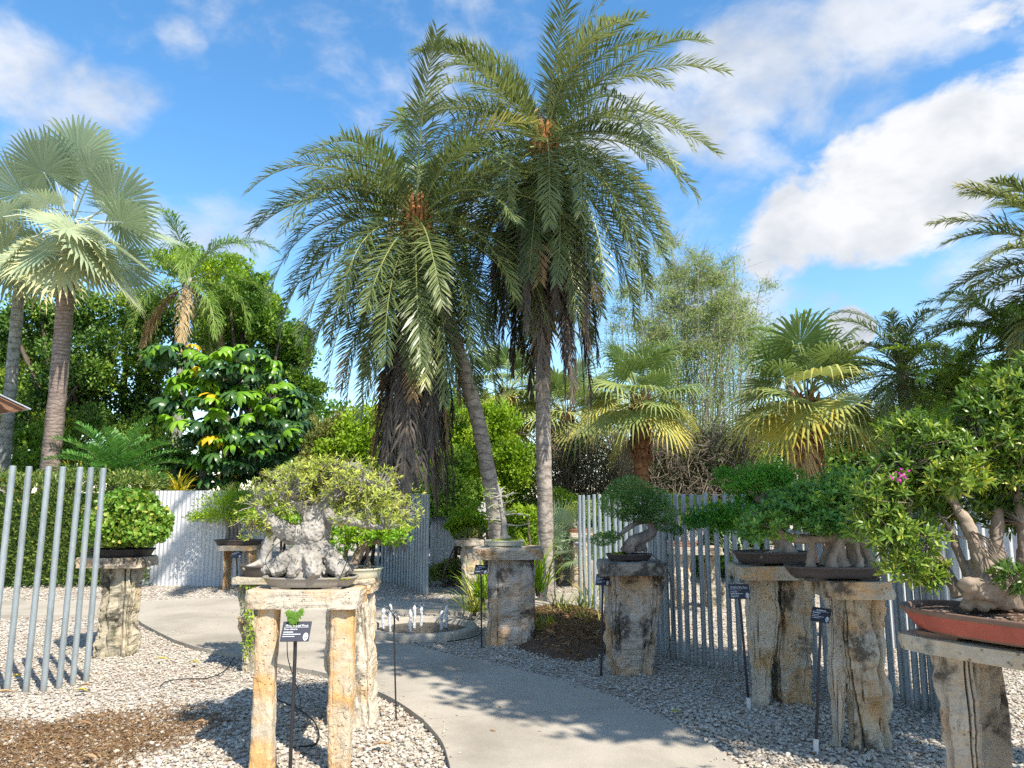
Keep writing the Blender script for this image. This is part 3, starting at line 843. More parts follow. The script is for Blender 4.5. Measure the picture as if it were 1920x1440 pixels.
# ================================================================ fountain
ft = thing('fountain', (FC[0], FC[1], 0), 'round concrete fountain basin with short foaming water jets', 'fountain')
def lathe(mb, prof, n=64, c=(0, 0, 0), m=0):
    th = np.linspace(0, 2*math.pi, n, endpoint=False); K = len(prof)
    V_ = np.vstack([np.column_stack([c[0]+r*np.cos(th), c[1]+r*np.sin(th), np.full(n, c[2]+z)]) for r, z in prof])
    q = [(k*n+i, k*n+(i+1) % n, (k+1)*n+(i+1) % n, (k+1)*n+i) for k in range(K-1) for i in range(n)]
    mb.add(V_, q, None, m)
mb = MB(); lathe(mb, [(FRAD, -.05), (FRAD, .06), (FRAD-.008, .075), (FRAD-.02, .083), (FRAD-.09, .086), (FRAD-.102, .08), (FRAD-.108, .07), (FRAD-.11, -.06), (.02, -.06)], c=(*FC, 0))
mb.build('basin_rim', M['conc'], ft, smooth=True)
mb = MB(); lathe(mb, [(FRAD-.111, .02), (.3, .024), (.01, .024)], c=(*FC, 0))
mb.build('water_surface', M['water'], ft, smooth=True)
for k, (px, ty, dy) in enumerate([(718, 1140, .05), (731, 1132, -.15), (769, 1143, -.2), (777, 1135, .1), (790, 1138, .25), (828, 1145, -.1), (837, 1134, .15)]):
    b = at(px, 1170, FC[1]+dy); top = at(px, ty, FC[1]+dy)[2]; h = top-.02
    mb = MB(); K = 16
    zs = np.linspace(0, 1, K)
    rr = .017+.002*np.sin(zs*25+k)+.007*np.clip((zs-.6)/.25, 0, 1)
    rr[-2:] = (.016, .005)
    tube(mb, np.column_stack([b[0]+.004*np.sin(zs*9+k), np.full(K, b[1]), .02+zs*h]), rr, 10, rough=.22, rs=30, seed=k)
    # droplets
    dp = np.array([b[0], b[1], .05])+np.column_stack([rng.normal(size=26)*.035, rng.normal(size=26)*.035, rng.uniform(0, h*1.02, 26)])
    for d_ in dp: mb.add(OCT[0]*rng.uniform(.002, .005)+d_, None, OCT[1])
    mb.build('water_jet', M['froth'], ft, smooth=True)
# far pool
PC = np.array([at(1120, 1060, 15.5)[0], 15.5])
pt_ = thing('garden_pool', (*PC, 0), 'low round concrete pool of pale water beyond the pole row', 'pool')
mb = MB(); lathe(mb, [(1.45, -.05), (1.45, .36), (1.42, .4), (1.28, .4), (1.25, .36), (1.25, 0)], c=(*PC, 0))
mb.build('basin_rim', M['conc'], pt_, smooth=True)
mb = MB(); lathe(mb, [(1.249, .29), (.01, .29)], c=(*PC, 0)); mb.build('water_surface', M['water2'], pt_)
mb = MB(); b = at(1053, 1060, 15.3); tube(mb, [(b[0], b[1], .25), (b[0], b[1], .5), (b[0], b[1], .62)], [.03, .028, .02], 8, rough=.3, rs=20); mb.build('water_jet', M['froth'], pt_, smooth=True)

# ================================================================ stone stands
def rock(mb, cx, cy, z0, z1, s0, s1, seed, amp=.03, fr=4.0, groove=.02, dx=0, dy=0, nseg=84, nz=56, sq=5.0, wav=0.0, rot=0.0):
    th = np.linspace(0, 2*math.pi, nseg, endpoint=False)+.03
    c, s = np.cos(th), np.sin(th)
    ux, uy = np.sign(c)*np.abs(c)**(2/sq), np.sign(s)*np.abs(s)**(2/sq)
    rows = [(.02, z0, 0), (.5, z0, 0), (.85, z0, 0)]+[(1, z0+(z1-z0)*f, f) for f in np.linspace(0, 1, nz)]+[(.93, z1+.002, 1), (.7, z1, 1), (.4, z1, 1), (.02, z1, 1)]
    V_ = []
    for k, z, f in rows:
        hx, hy = s0[0]*(1-f)+s1[0]*f, s0[1]*(1-f)+s1[1]*f
        bul = 1+wav*math.sin(f*5+seed)
        x = cx+dx*f+ux*hx*k*bul; y = cy+dy*f+uy*hy*k*bul
        V_.append(np.column_stack([x, y, np.full(nseg, z)]))
    V_ = np.array(V_)
    d = np.stack([ux/np.hypot(ux, uy), uy/np.hypot(ux, uy), ux*0], -1)[None]
    g = vnoise(np.stack([np.broadcast_to(c*3.1, V_.shape[:2]), np.broadcast_to(s*3.1, V_.shape[:2]), V_[..., 2]*1.1], -1)+seed*5.3, seed)
    g = -np.clip(np.abs(g)*-6+1, 0, 1)                    # sharp vertical creases
    n = fbm(V_*fr+seed*7.7, 5, seed)*amp+fbm(V_*fr*4.5+seed*2.7, 3, seed+5)*amp*.28
    led = np.floor(fbm(V_*[3.2, 3.2, 1.9]+seed*3.1, 3, seed+3)*4)/4*amp*1.1      # broken ledges
    kk = np.array([r[0] for r in rows])[:, None]
    disp = (n+led+g*groove-amp*1.15)*np.clip(kk*1.2, 0, 1)
    V_ = V_+d*disp[..., None]
    top = np.array([1.0 if (r[2] == 1) else 0 for r in rows])[:, None]
    V_[..., 2] += fbm(V_*9+seed, 3, seed+9)*amp*.22*top
    if rot:
        X, Y2 = V_[..., 0]-cx, V_[..., 1]-cy
        V_[..., 0], V_[..., 1] = cx+X*math.cos(rot)-Y2*math.sin(rot), cy+X*math.sin(rot)+Y2*math.cos(rot)
    K = len(rows)
    i, j = np.meshgrid(np.arange(K-1), np.arange(nseg), indexing='ij')
    q = np.stack([i*nseg+j, i*nseg+(j+1) % nseg, (i+1)*nseg+(j+1) % nseg, (i+1)*nseg+j], -1).reshape(-1, 4)
    mb.add(V_.reshape(-1, 3), q)
STANDS = {}
def stand(key, Y, slab, legs, label, smat='slabstone', slab_d=.5, samp=.02):
    """slab=(x0,x1,ytop,ybot) px ; legs=[(xb0,xb1,xt0,xt1,dY,depth,mat,amp,groove)]"""
    x0, x1, yt, yb = slab
    lf = (x0+x1)/2 < 960     # the far end of an off-axis slab shows beyond its near end
    a, b = at(x0, yt, Y-slab_d/2 if lf else Y+slab_d/2), at(x1, yt, Y+slab_d/2 if lf else Y-slab_d/2)
    zt, zb = at((x0+x1)/2, yt, Y-slab_d/2)[2], at((x0+x1)/2, yb, Y-slab_d/2)[2]
    cx, hx = (a[0]+b[0])/2, (b[0]-a[0])/2
    t = thing('stone_stand', (cx, Y, 0), label, 'stand', 'stone stands for bonsai')
    mb = MB(); sd = len(STANDS)*3+2
    rock(mb, cx, Y, zb, zt, (hx+samp*.2, slab_d/2+samp*.2), (hx+samp*.3, slab_d/2+samp*.3), sd, samp, 6, .0, nz=12, sq=9, nseg=120)
    mb.build('top_slab', M[smat], t, smooth=False)
    for n, (xb0, xb1, xt0, xt1, dY, dep, mt, amp, gro) in enumerate(legs):
        yy = Y+dY; yf = yy-dep/2
        gb = [gr(xb0, 1200), gr(xb1, 1200)]
        def gx(px, yf):      # x on the ground at depth yf for pixel column px
            lo, hi = 940., 2600.
            for _ in range(50):
                m_ = (lo+hi)/2
                if gr(px, m_)[1] > yf: lo = m_
                else: hi = m_
            return gr(px, lo)[0]
        yl, yr = (yf, yf+dep) if xb0+xb1 < 1920 else (yf+dep, yf)
        bx0, bx1 = gx(xb0, yl)-amp*.7, gx(xb1, yr)+amp*.7
        tx0, tx1 = at(xt0, yb, yl)[0]-amp*.7, at(xt1, yb, yr)[0]+amp*.7
        c0, c1 = (bx0+bx1)/2, (tx0+tx1)/2
        mb = MB()
        rock(mb, c0, yy, -.06, zb-.002, ((bx1-bx0)/2, dep/2), ((tx1-tx0)/2, dep/2), sd+n+11, amp, 4, gro, dx=c1-c0)
        mb.build('stone_leg', M[mt], t, smooth=False)
    STANDS[key] = dict(t=t, top=zt, Y=Y, cx=cx)
    return STANDS[key]
stand('A', 4.72, (455, 692, 1110, 1143), [(462, 520, 478, 534, -.1, .14, 'ochre', .010, .004), (607, 664, 618, 671, -.1, .14, 'ochre', .010, .004)],
      'ochre stone stand with two slab legs under the willow leaf ficus', slab_d=.40, samp=.016)
stand('A2', 5.62, (500, 720, 1088, 1115), [(600, 716, 612, 706, -.06, .36, 'ochre2', .028, .03)], 'pale rough stone stand behind the ochre one, carrying the cream pot', slab_d=.42)
stand('A3', 7.15, (428, 560, 1085, 1096), [(436, 505, 446, 500, 0, .34, 'rough', .045, .035)], 'dark pitted stone stand overgrown with vine, left of the ochre legs', 'rough', slab_d=.5, samp=.012)
stand('A4', 13.2, (400, 494, 1024, 1033), [(415, 434, 418, 436, -.05, .4, 'ochre', .012, .01), (466, 485, 464, 484, -.05, .4, 'ochre', .012, .01)], 'distant small ochre stand before the corrugated wall', slab_d=.6, samp=.012)
stand('B', 7.78, (130, 300, 1047, 1066), [(170, 268, 172, 278, 0, .34, 'rough', .04, .055)], 'split pitted limestone stand under the dome bonsai', 'grey', slab_d=.46, samp=.022)
stand('C', 8.42, (886, 1018, 1029, 1050), [(911, 1003, 915, 1004, 0, .46, 'greylich', .032, .045)], 'grey stone stand in shade left of the straight palm trunk', 'grey', slab_d=.6)
stand('C2', 12.7, (852, 912, 1013, 1024), [(868, 908, 864, 908, 0, .45, 'ochre2', .03, .03)], 'sunlit stone stand behind the fountain with a small grey bonsai', 'grey', slab_d=.6, samp=.014)
stand('D', 7.1, (1112, 1258, 1057, 1081), [(1127, 1240, 1128, 1246, 0, .46, 'greylich', .034, .06)], 'lichen blackened stone stand under the cloud pruned bonsai', 'darkslab', slab_d=.58)
stand('E', 6.02, (1354, 1530, 1064, 1089), [(1401, 1452, 1392, 1466, -.02, .20, 'ochre2', .028, .03), (1444, 1536, 1442, 1530, .02, .22, 'mossy', .04, .04)], 'broad stone stand under the feathery rain tree bonsai', 'mossy', slab_d=.5)
stand('F', 4.98, (1502, 1690, 1094, 1126), [(1552, 1590, 1540, 1594, .04, .14, 'ochre2', .02, .03), (1580, 1706, 1566, 1664, 0, .18, 'mossy', .036, .04)], 'sun flecked stone stand with a black stained foot under the ficus', 'mossy', slab_d=.5)
# the near right bench runs obliquely towards the camera
GU, GW = np.array([.55, -.835]), np.array([.835, .55]); GROT = math.atan2(-.835, .55)
gc = np.array([1.57, 3.16])+GU*.53+GW*.28; gz1, gz0 = at(1692, 1188, 3.13)[2], at(1692, 1217, 3.13)[2]
tG = thing('stone_stand', (gc[0], gc[1], 0), 'stone bench stand at the right edge under the red pot', 'stand', 'stone stands for bonsai')
mb = MB(); rock(mb, gc[0], gc[1], gz0, gz1, (.55, .30), (.555, .30), 91, .014, 6, 0, nz=12, sq=9, nseg=120, rot=GROT); mb.build('top_slab', M['mossy'], tG)
for o_, hw, mt, sd_ in ((.17, (.10, .17), 'grey', 92), (.50, (.13, .17), 'mossy', 95)):
    c_ = np.array([1.57, 3.16])+GU*o_+GW*.26; mb = MB(); rock(mb, c_[0], c_[1], -.06, gz0-.002, hw, hw, sd_, .03, 4, .03, rot=GROT); mb.build('stone_leg', M[mt], tG)
STANDS['G'] = dict(t=tG, top=gz1, Y=3.0, cx=1.91)
stand('H', 13.6, (1064, 1120, 1000, 1008), [(1068, 1108, 1069, 1110, 0, .5, 'ochre2', .02, .02)], 'small square ochre stand beyond the first poles', 'ochre2', slab_d=.55, samp=.01)
stand('I', 11.0, (1244, 1362, 1028, 1041), [(1256, 1296, 1256, 1300, 0, .4, 'ochre2', .04, .04), (1310, 1360, 1312, 1356, .05, .4, 'rough', .05, .05)], 'mossy stone stand seen between the poles', 'grey', slab_d=.6)
# vine over the left stand
S = STANDS['A3']; tv = thing('vine', (S['cx'], S['Y']-.2, 0), 'small leaved green vine creeping down the pitted stone leg', 'vine')
mb = MB(); n = 210
py = rng.uniform(1092, 1235, n); px = 470+(py-1092)*-.05+rng.normal(size=n)*5
P = np.array([at(a, b, 6.93) for a, b in zip(px, py)])+rng.normal(size=(n, 3))*[.0, .015, .0]
leaves(mb, P, rsph(rng, n)+[0, -.3, -.3], np.tile([0, -1., .4], (n, 1))+rsph(rng, n)*.5, rng.uniform(.018, .035, n), rng.uniform(.012, .022, n), rng.random(n))
mb.build('leaves', M['lime'], tv, kind='stuff')
mb = MB(); tube(mb, [at(472, 1090, 6.93), at(466, 1140, 6.92), at(462, 1200, 6.92), at(468, 1240, 6.93)], .004, 5, k=4); mb.build('stem', M['darktwig'], tv)

# ================================================================ signs
def text_arrays(txt, size):
    c = bpy.data.curves.new('t', 'FONT'); c.body = txt; c.size = size; c.align_x = 'LEFT'; c.resolution_u = 2
    o = bpy.data.objects.new('t', c); COL.objects.link(o)
    dg = bpy.context.evaluated_depsgraph_get(); me = bpy.data.meshes.new_from_object(o.evaluated_get(dg))
    me.calc_loop_triangles()
    v = np.array([x.co[:] for x in me.vertices]); t = np.array([x.vertices[:] for x in me.loop_triangles])
    bpy.data.objects.remove(o); bpy.data.curves.remove(c); bpy.data.meshes.remove(me)
    return v, t
def sign(base, head, w, h, yaw, tilt, roll, label, title=None, sub=None, lines=3, post_r=.009, sleeve=False, flat=False):
    base, head = np.array(base, float), np.array(head, float)
    t = thing('plant_sign', base, label, 'sign', 'plant name signs')
    ex = np.array([math.cos(yaw), math.sin(yaw), 0]); bk = np.array([-math.sin(yaw), math.cos(yaw), 0])
    ey = bk*math.sin(tilt)+np.array([0, 0, 1])*math.cos(tilt)
    ez = np.cross(ex, ey)
    c_, s_ = math.cos(roll), math.sin(roll); ex, ey = ex*c_+ey*s_, ey*c_-ex*s_
    def loc(p): p = np.asarray(p, float).reshape(-1, 3); return head+p[:, :1]*ex+p[:, 1:2]*ey+p[:, 2:3]*ez
    mb = MB(); x, y, d = w/2, h/2, .003
    mb.add(loc([(-x,-y,-d),(x,-y,-d),(x,y,-d),(-x,y,-d),(-x,-y,d),(x,-y,d),(x,y,d),(-x,y,d)]), [(0,3,2,1),(4,5,6,7),(0,1,5,4),(1,2,6,5),(2,3,7,6),(3,0,4,7)])
    pl = mb.build('sign_plate', M['plate'], t)
    mb = MB()
    tube(mb, [base-[0, 0, .1], base, head*.85+base*.15-ez*0.0-[0, 0, .012], head-ey*h*.42-ez*.03, head-ey*h*.1-ez*.006], post_r, 8)
    mb.build('post', M['blackmetal'], t)
    if sleeve:
        mb = MB(); dd = nrm(head-base)
        tube(mb, [base-[0, 0, .02], base+dd*.09], post_r*1.6, 10); mb.build('base_sleeve', M['pvc'], t)
    mb = MB()
    def put(txt, size, x0, y0, center=False, maxw=None):
        v, tr = text_arrays(txt, size)
        if maxw and v[:, 0].max() > maxw: v[:, :2] *= maxw/v[:, 0].max()
        if center: v[:, 0] -= v[:, 0].max()/2
        mb.add(loc(np.column_stack([v[:, 0]+x0, v[:, 1]+y0, np.full(len(v), d+.0006)])), None, tr)
    def bar(x0, x1, y0, hh): mb.add(loc([(x0,y0,d+.0006),(x1,y0,d+.0006),(x1,y0+hh,d+.0006),(x0,y0+hh,d+.0006)]), [(0,1,2,3)])
    if title: put(title, h*.17, 0, h*.24, True, w*.8)
    else:
        xx = -w*.25
        while xx < w*.25: l = rng.uniform(.03, .09)*w; bar(xx, xx+l, h*.26, h*.07); xx += l+w*.02
    bar(-w*.43, w*.43, h*.195, h*.012)
    if sub: put(sub, h*.115, -w*.43, h*.07, False, w*.5)
    else:
        xx = -w*.43
        while xx < -w*.02: l = rng.uniform(.03, .08)*w; bar(xx, xx+l, h*.08, h*.05); xx += l+w*.015
    for i in range(lines):      # lines too small to read in the photograph: broken strokes
        xx = -w*.43; e = (-.08, .18, -.02, -.05)[i]*w
        while xx < e: l = rng.uniform(.012, .05)*w; bar(xx, min(xx+l, e), h*(-.06-.11*i), h*.035); xx += l+w*.012
    mb.build('lettering', M['ink'], pl)
    mb = MB()       # rounded white emblem
    th = np.linspace(0, 2*math.pi, 24, endpoint=False); cx, cy = w*.37, -h*.28
    def disc(rx, ry, ox, oy, z, n=24):
        v = np.column_stack([cx+ox+rx*np.cos(th), cy+oy+ry*np.sin(th), np.full(24, z)]); v = np.vstack([v, [cx+ox, cy+oy, z]])
        return loc(v), [(24, i, (i+1) % 24) for i in range(24)]
    v, tr = disc(w*.085, h*.19, 0, 0, d+.0006); mb.add(v, None, tr, 0)
    v, tr = disc(w*.062, h*.15, 0, 0, d+.001); mb.add(v, None, tr, 1)
    v, tr = disc(w*.045, h*.055, 0, h*.05, d+.0014); mb.add(v, None, tr, 0)
    v, tr = disc(w*.02, h*.07, 0, -h*.05, d+.0014); mb.add(v, None, tr, 0)
    mb.build('emblem', [M['ink'], M['plate']], pl)
    return t
b = gr(543, 1462); sign(b, at(555, 1184, b[1]+.02), .166, .125, 0.06, R(38), 0, 'black plant sign reading Willow-Leaf Ficus before the ochre legs', 'Willow-Leaf Ficus', 'Ficus salicaria', post_r=.011)
b = gr(743, 1355); h_ = at(738, 1150, b[1]-.02)
sign(b, h_, .15, .115, R(99), R(40), 0, 'thin sign seen edge-on on the gravel left of the path', lines=3, post_r=.006)
b = gr(903, 1214); sign(b, at(902, 1068, b[1]+.02), .145, .115, R(-12), R(40), 0, 'small grey sign before the shaded stand left of the palm', post_r=.009)
b = gr(1127, 1269); sign(b, at(1130, 1087, b[1]+.02), .125, .12, R(-15), R(42), 0, 'small black sign at the lichened stand of the cloud bonsai', post_r=.010)
b = gr(1405, 1331); sign(b, at(1386, 1109, b[1]-.05), .155, .115, R(-8), R(25), 0, 'black sign reading Brazilian Rain Tree on a leaning post', 'Brazilian Rain Tree', 'Chloroleucon tortum', lines=4, post_r=.010, sleeve=True)
b = gr(1529, 1414); sign(b, at(1539, 1153, b[1]+.02), .115, .11, R(-28), R(46), R(-6), 'dim black sign on a bent post before the ficus stand', post_r=.010, sleeve=True)
b = gr(1086, 1118); sign(b, at(1085, 1019, b[1]), .15, .1, R(10), R(60), 0, 'far small sign beside the square ochre stand', lines=0, post_r=.012)
b = gr(447, 1108); sign(b, at(443, 1040, b[1]), .17, .13, R(10), R(35), 0, 'far dark sign between the legs of the distant stand', lines=0, post_r=.012)

# ================================================================ bonsai
def pot(t, c, rx, ry, h, mat, sq=2.6, flare=.86, feet=True, band=None, lip=.035, rot=0.0):
    def rt(v):
        v = np.array(v, float)
        if rot:
            x, y = v[:, 0]-c[0], v[:, 1]-c[1]; v[:, 0], v[:, 1] = c[0]+x*math.cos(rot)-y*math.sin(rot), c[1]+x*math.sin(rot)+y*math.cos(rot)
        return v
    n = 56; th = np.linspace(0, 2*math.pi, n, endpoint=False); cs, sn = np.cos(th), np.sin(th)
    ux, uy = np.sign(cs)*np.abs(cs)**(2/sq), np.sign(sn)*np.abs(sn)**(2/sq)
    fz = .16*h if feet else 0.0
    prof = [(.02, fz), (flare-.06, fz), (flare-.01, fz+.02*h), (flare+.02, fz+.1*h), (.5*(flare+1)+.005, .5*h), (.985, .80*h), (1.0, .82*h), (1.0+lip*.6, .88*h), (1.0+lip*.6, .97*h), (1.0+lip*.4, h), (.965, h), (.955, .96*h), (.94, .7*h)]
    V_ = np.vstack([np.column_stack([c[0]+ux*rx*s, c[1]+uy*ry*s, np.full(n, c[2]+z)]) for s, z in prof])
    q = np.array([(k*n+i, k*n+(i+1) % n, (k+1)*n+(i+1) % n, (k+1)*n+i) for k in range(len(prof)-1) for i in range(n)])
    mb = MB(); V_ = rt(V_)
    if band is None: mb.add(V_, q)
    else:
        kk = np.repeat(np.arange(len(prof)-1), n); bs = (kk >= 3) & (kk <= 4)
        mb.add(V_, q[~bs]); mb.q.append(q[bs]); mb.qm.append(np.full(bs.sum(), 1))
    p = mb.build('pot', [M[mat]]+([M[band]] if band else []), t, smooth=True)
    if feet:
        for sx in (-1, 1):
            for sy in (-1, 1):
                mb = MB(); fx, fy = c[0]+sx*rx*flare*.62, c[1]+sy*ry*flare*.62
                a, b_ = rx*.2, ry*.2
                v = [(fx+dx*a*k, fy+dy*b_*k, c[2]+z) for z, k in ((-.002, .9), (fz+.003, 1.08)) for dx, dy in ((-1,-1),(1,-1),(1,1),(-1,1))]
                mb.add(rt(v), [(0,3,2,1),(4,5,6,7),(0,1,5,4),(1,2,6,5),(2,3,7,6),(3,0,4,7)])
                mb.build('pot_foot', M[mat], p)
    # soil
    mb = MB(); rows = [(.945, .80*h), (.8, .86*h), (.5, .97*h), (.2, 1.03*h), (.02, 1.04*h)]
    V_ = np.vstack([np.column_stack([c[0]+ux*rx*s, c[1]+uy*ry*s, np.full(n, c[2]+z)]) for s, z in rows])
    V_ = rt(V_); V_[:, 2] += fbm(V_*30, 3, 4)*.006
    q = [(k*n+i, k*n+(i+1) % n, (k+1)*n+(i+1) % n, (k+1)*n+i) for k in range(len(rows)-1) for i in range(n)]
    mb.add(V_, q); mb.build('soil', M['soil'], t, smooth=True)
    return p
def potpx(t, x0, x1, yt, Y, z0, mat, ratio=.6, **kw):
    a, b_ = at(x0, yt, Y-.1), at(x1, yt, Y-.1)
    rx = (b_[0]-a[0])/2/1.03; cx = (a[0]+b_[0])/2; ry = rx*ratio
    h = at((x0+x1)/2, yt, Y-ry)[2]-z0
    pot(t, (cx, Y, z0), rx, ry, h, mat, **kw)
    return cx, rx, ry, z0+h
def ptube(mb, L, Y, n=10, k=5, rough=.18, rs=9, seed=1):
    P = np.array([at(a, b_, Y+d) for a, b_, d, r in L]); rr = np.array([r/FPX*(Y+d) for a, b_, d, r in L])
    tube(mb, P, rr, n, rough=rough, rs=rs, seed=seed, k=k)
def fuse(mb, name, mat, parent, voxel, amp=.0, sc=30, seed=1, loc=None):
    """merge overlapping limbs into one continuous surface"""
    me = mb.mesh('tmp', M[mat], True)
    o = bpy.data.objects.new('tmp', me); COL.objects.link(o)
    r = o.modifiers.new('r', 'REMESH'); r.mode = 'VOXEL'; r.voxel_size = voxel; r.use_smooth_shade = True
    sm = o.modifiers.new('s', 'SMOOTH'); sm.factor = .4; sm.iterations = 1
    dg = bpy.context.evaluated_depsgraph_get(); dg.update()
    e = bpy.data.meshes.new_from_object(o.evaluated_get(dg))
    bpy.data.objects.remove(o)
    v = np.zeros(len(e.vertices)*3); e.vertices.foreach_get('co', v); v = v.reshape(-1, 3)
    nn = np.zeros(len(e.vertices)*3); e.vertices.foreach_get('normal', nn); nn = nn.reshape(-1, 3)
    if amp: v = v+nn*(fbm(v*sc, 3, seed)*amp)[:, None]
    org = ORG[parent.name]
    e.vertices.foreach_set('co', (v-org).ravel()); e.update()
    e.name = name; e.materials.clear(); e.materials.append(M[mat])
    ob = bpy.data.objects.new(name, e); COL.objects.link(ob); ob.parent = parent; ORG[ob.name] = org
    return ob
def whorls(mb, rng, B, nw, k, L, W, tm=T4, m=0, shell=.5, lump=.25, up=.6, out=.7, s0=.45, s1=1.25, vb=.15, sv=.25):
    P, O, i = blob_points(rng, B, nw, shell, lump)
    A = nrm(O*out+np.array([0, 0, up])+rsph(rng, nw)*.45)
    bv = rng.normal(size=len(B))*vb; wv = .5+bv[i]+rng.normal(size=nw)*.12
    ref = rsph(rng, nw); u = nrm(np.cross(A, ref)); w = np.cross(A, u)
    for j_ in range(k):
        a = j_*2.39996+rng.uniform(0, .5, nw); sp = s0+(s1-s0)*((j_+.5)/k)+rng.normal(size=nw)*.1
        d = A*np.cos(sp)[:, None]+(u*np.cos(a)[:, None]+w*np.sin(a)[:, None])*np.sin(sp)[:, None]
        s = rng.uniform(1-sv, 1+sv, nw)
        leaves(mb, P+d*.004, d, A+rsph(rng, nw)*.25, L*s, W*s, np.clip(wv+rng.normal(size=nw)*.13+(.12 if j_ < k*.4 else -.05), 0, 1), tm, m)
    return P
def twigs_to(mb, rng, roots, P, r0=.004, r1=.0015, m=0):
    roots = np.asarray(roots)
    d = np.linalg.norm(P[:, None]-roots[None], axis=2); A = roots[d.argmin(1)]
    twigs(mb, A, P, r0, r1, m, -.03, rng)

# ---- A: willow leaf ficus
S = STANDS['A']; Y = S['Y']+.02
t = thing('bonsai_tree', (S['cx'], Y, S['top']), 'large willow leaf ficus bonsai with pale swollen roots in grey oval pot', 'bonsai', 'bonsai trees')
cx, rx, ry, zs = potpx(t, 484, 666, 1084, Y, S['top'], 'potgrey', .5, sq=2.8)
mb = MB()
ptube(mb, [(575, 1085, 0, 40), (577, 1055, 0, 33), (582, 1022, 0, 27), (592, 985, 0, 25), (604, 955, .02, 22), (616, 925, .03, 17), (622, 900, .05, 12)], Y, 18, rough=.2, rs=14)
ptube(mb, [(570, 1000, 0, 20), (545, 1003, -.03, 19), (520, 985, -.05, 15), (500, 965, -.06, 10), (482, 948, -.06, 6)], Y)
ptube(mb, [(590, 975, .02, 22), (582, 945, .06, 16), (578, 915, .1, 11), (560, 895, .12, 8), (540, 885, .13, 5)], Y)
ptube(mb, [(608, 945, 0, 13), (625, 975, -.08, 9), (650, 975, -.1, 8), (690, 985, -.12, 6), (720, 990, -.12, 4)], Y)
ptube(mb, [(612, 935, 0, 16), (645, 915, .02, 11), (680, 905, 0, 8), (710, 915, 0, 5)], Y)
ptube(mb, [(575, 960, 0, 12), (556, 945, -.06, 8), (540, 940, -.08, 5)], Y)
ptube(mb, [(618, 915, 0, 14), (640, 885, .06, 9), (655, 870, .1, 5)], Y)
for (x0, y0, x1, y1, d, r) in ((560, 1040, 510, 1080, -.1, 20), (600, 1030, 650, 1078, -.06, 19), (585, 1040, 590, 1085, -.16, 20), (615, 1045, 640, 1085, -.12, 15), (560, 1045, 545, 1085, -.15, 17), (600, 1040, 660, 1075, .08, 16), (555, 1040, 495, 1078, .05, 18)):
    ptube(mb, [(x0, y0, d*.2, r), ((x0+x1)/2, (y0+y1)/2-4, d*.7, r*.85), (x1, y1-4, d, r*.5)], Y, rough=.3, rs=22)
isph = ico()[0]; isf = ico()[1]
for k in range(150):
    a = rng.uniform(0, 2*math.pi); f = rng.uniform(.3, .84)
    c = np.array([cx+math.cos(a)*rx*f*.92, Y+math.sin(a)*ry*f*.9, zs-.012+.10*(1-f)+rng.uniform(0, .022)])
    mb.add(c+isph*rng.uniform(.011, .026)*rng.uniform(.8, 1.2, 3), None, isf)
fuse(mb, 'trunk', 'whitebark', t, .0048, .0065, 70)
B = pxblobs([(635, 895, 105, 36, .05, 90), (560, 905, 82, 30, .02, 80), (505, 940, 55, 34, -.05, 60), (478, 985, 32, 24, -.05, 40), (700, 930, 75, 42, 0, 80), (742, 968, 42, 30, -.03, 50), (600, 930, 85, 24, .15, 80), (650, 945, 70, 30, .12, 60), (520, 990, 45, 18, .1, 40), (590, 880, 60, 20, -.05, 60), (690, 970, 70, 22, -.05, 60)], Y)
mb = MB(); Pw = whorls(mb, rng, B, 1750, 6, .034, .0085, T4, shell=1.0, lump=.3)
mb.build('crown', M['willow'], t, kind='stuff')
mb = MB(); roots = np.array([at(*p) for p in [(482, 948, Y-.06), (500, 965, Y-.06), (540, 885, Y+.13), (578, 915, Y+.1), (560, 895, Y+.1), (720, 990, Y-.12), (690, 985, Y-.12), (650, 975, Y-.1), (710, 915, Y), (680, 905, Y), (645, 915, Y), (540, 940, Y-.08), (655, 870, Y+.1), (640, 885, Y+.06), (622, 900, Y+.05), (500, 990, Y), (475, 985, Y-.05), (740, 965, Y)]])
twigs_to(mb, rng, roots, Pw[:1500], .0042, .0016); mb.build('twigs', M['twig'], t, kind='stuff')
mb = MB(); P = np.column_stack([cx+rng.uniform(-.9, .9, 60)*rx, Y-ry*rng.uniform(.6, .93, 60), np.full(60, zs-.008)]); P = P[np.abs(P[:, 0]-cx) > .3*rx]
for p in P[:26]: mb.add(OCT[0]*rng.uniform(.008, .02)*[1, 1, .5]+p, None, OCT[1])
mb.build('moss', M['moss'], t, smooth=True, kind='stuff')
# guy wires
mb = MB(); tube(mb, [at(508, 1075, Y-.15), at(498, 1050, Y-.16), at(520, 1020, Y-.1), at(560, 1000, Y-.05)], .0022, 4, k=4); mb.build('guy_wire', M['hose'], t)
mb = MB(); tube(mb, [at(640, 1078, Y-.15), at(652, 1050, Y-.14)], .003, 4); mb.build('guy_wire', M['hose'], t)

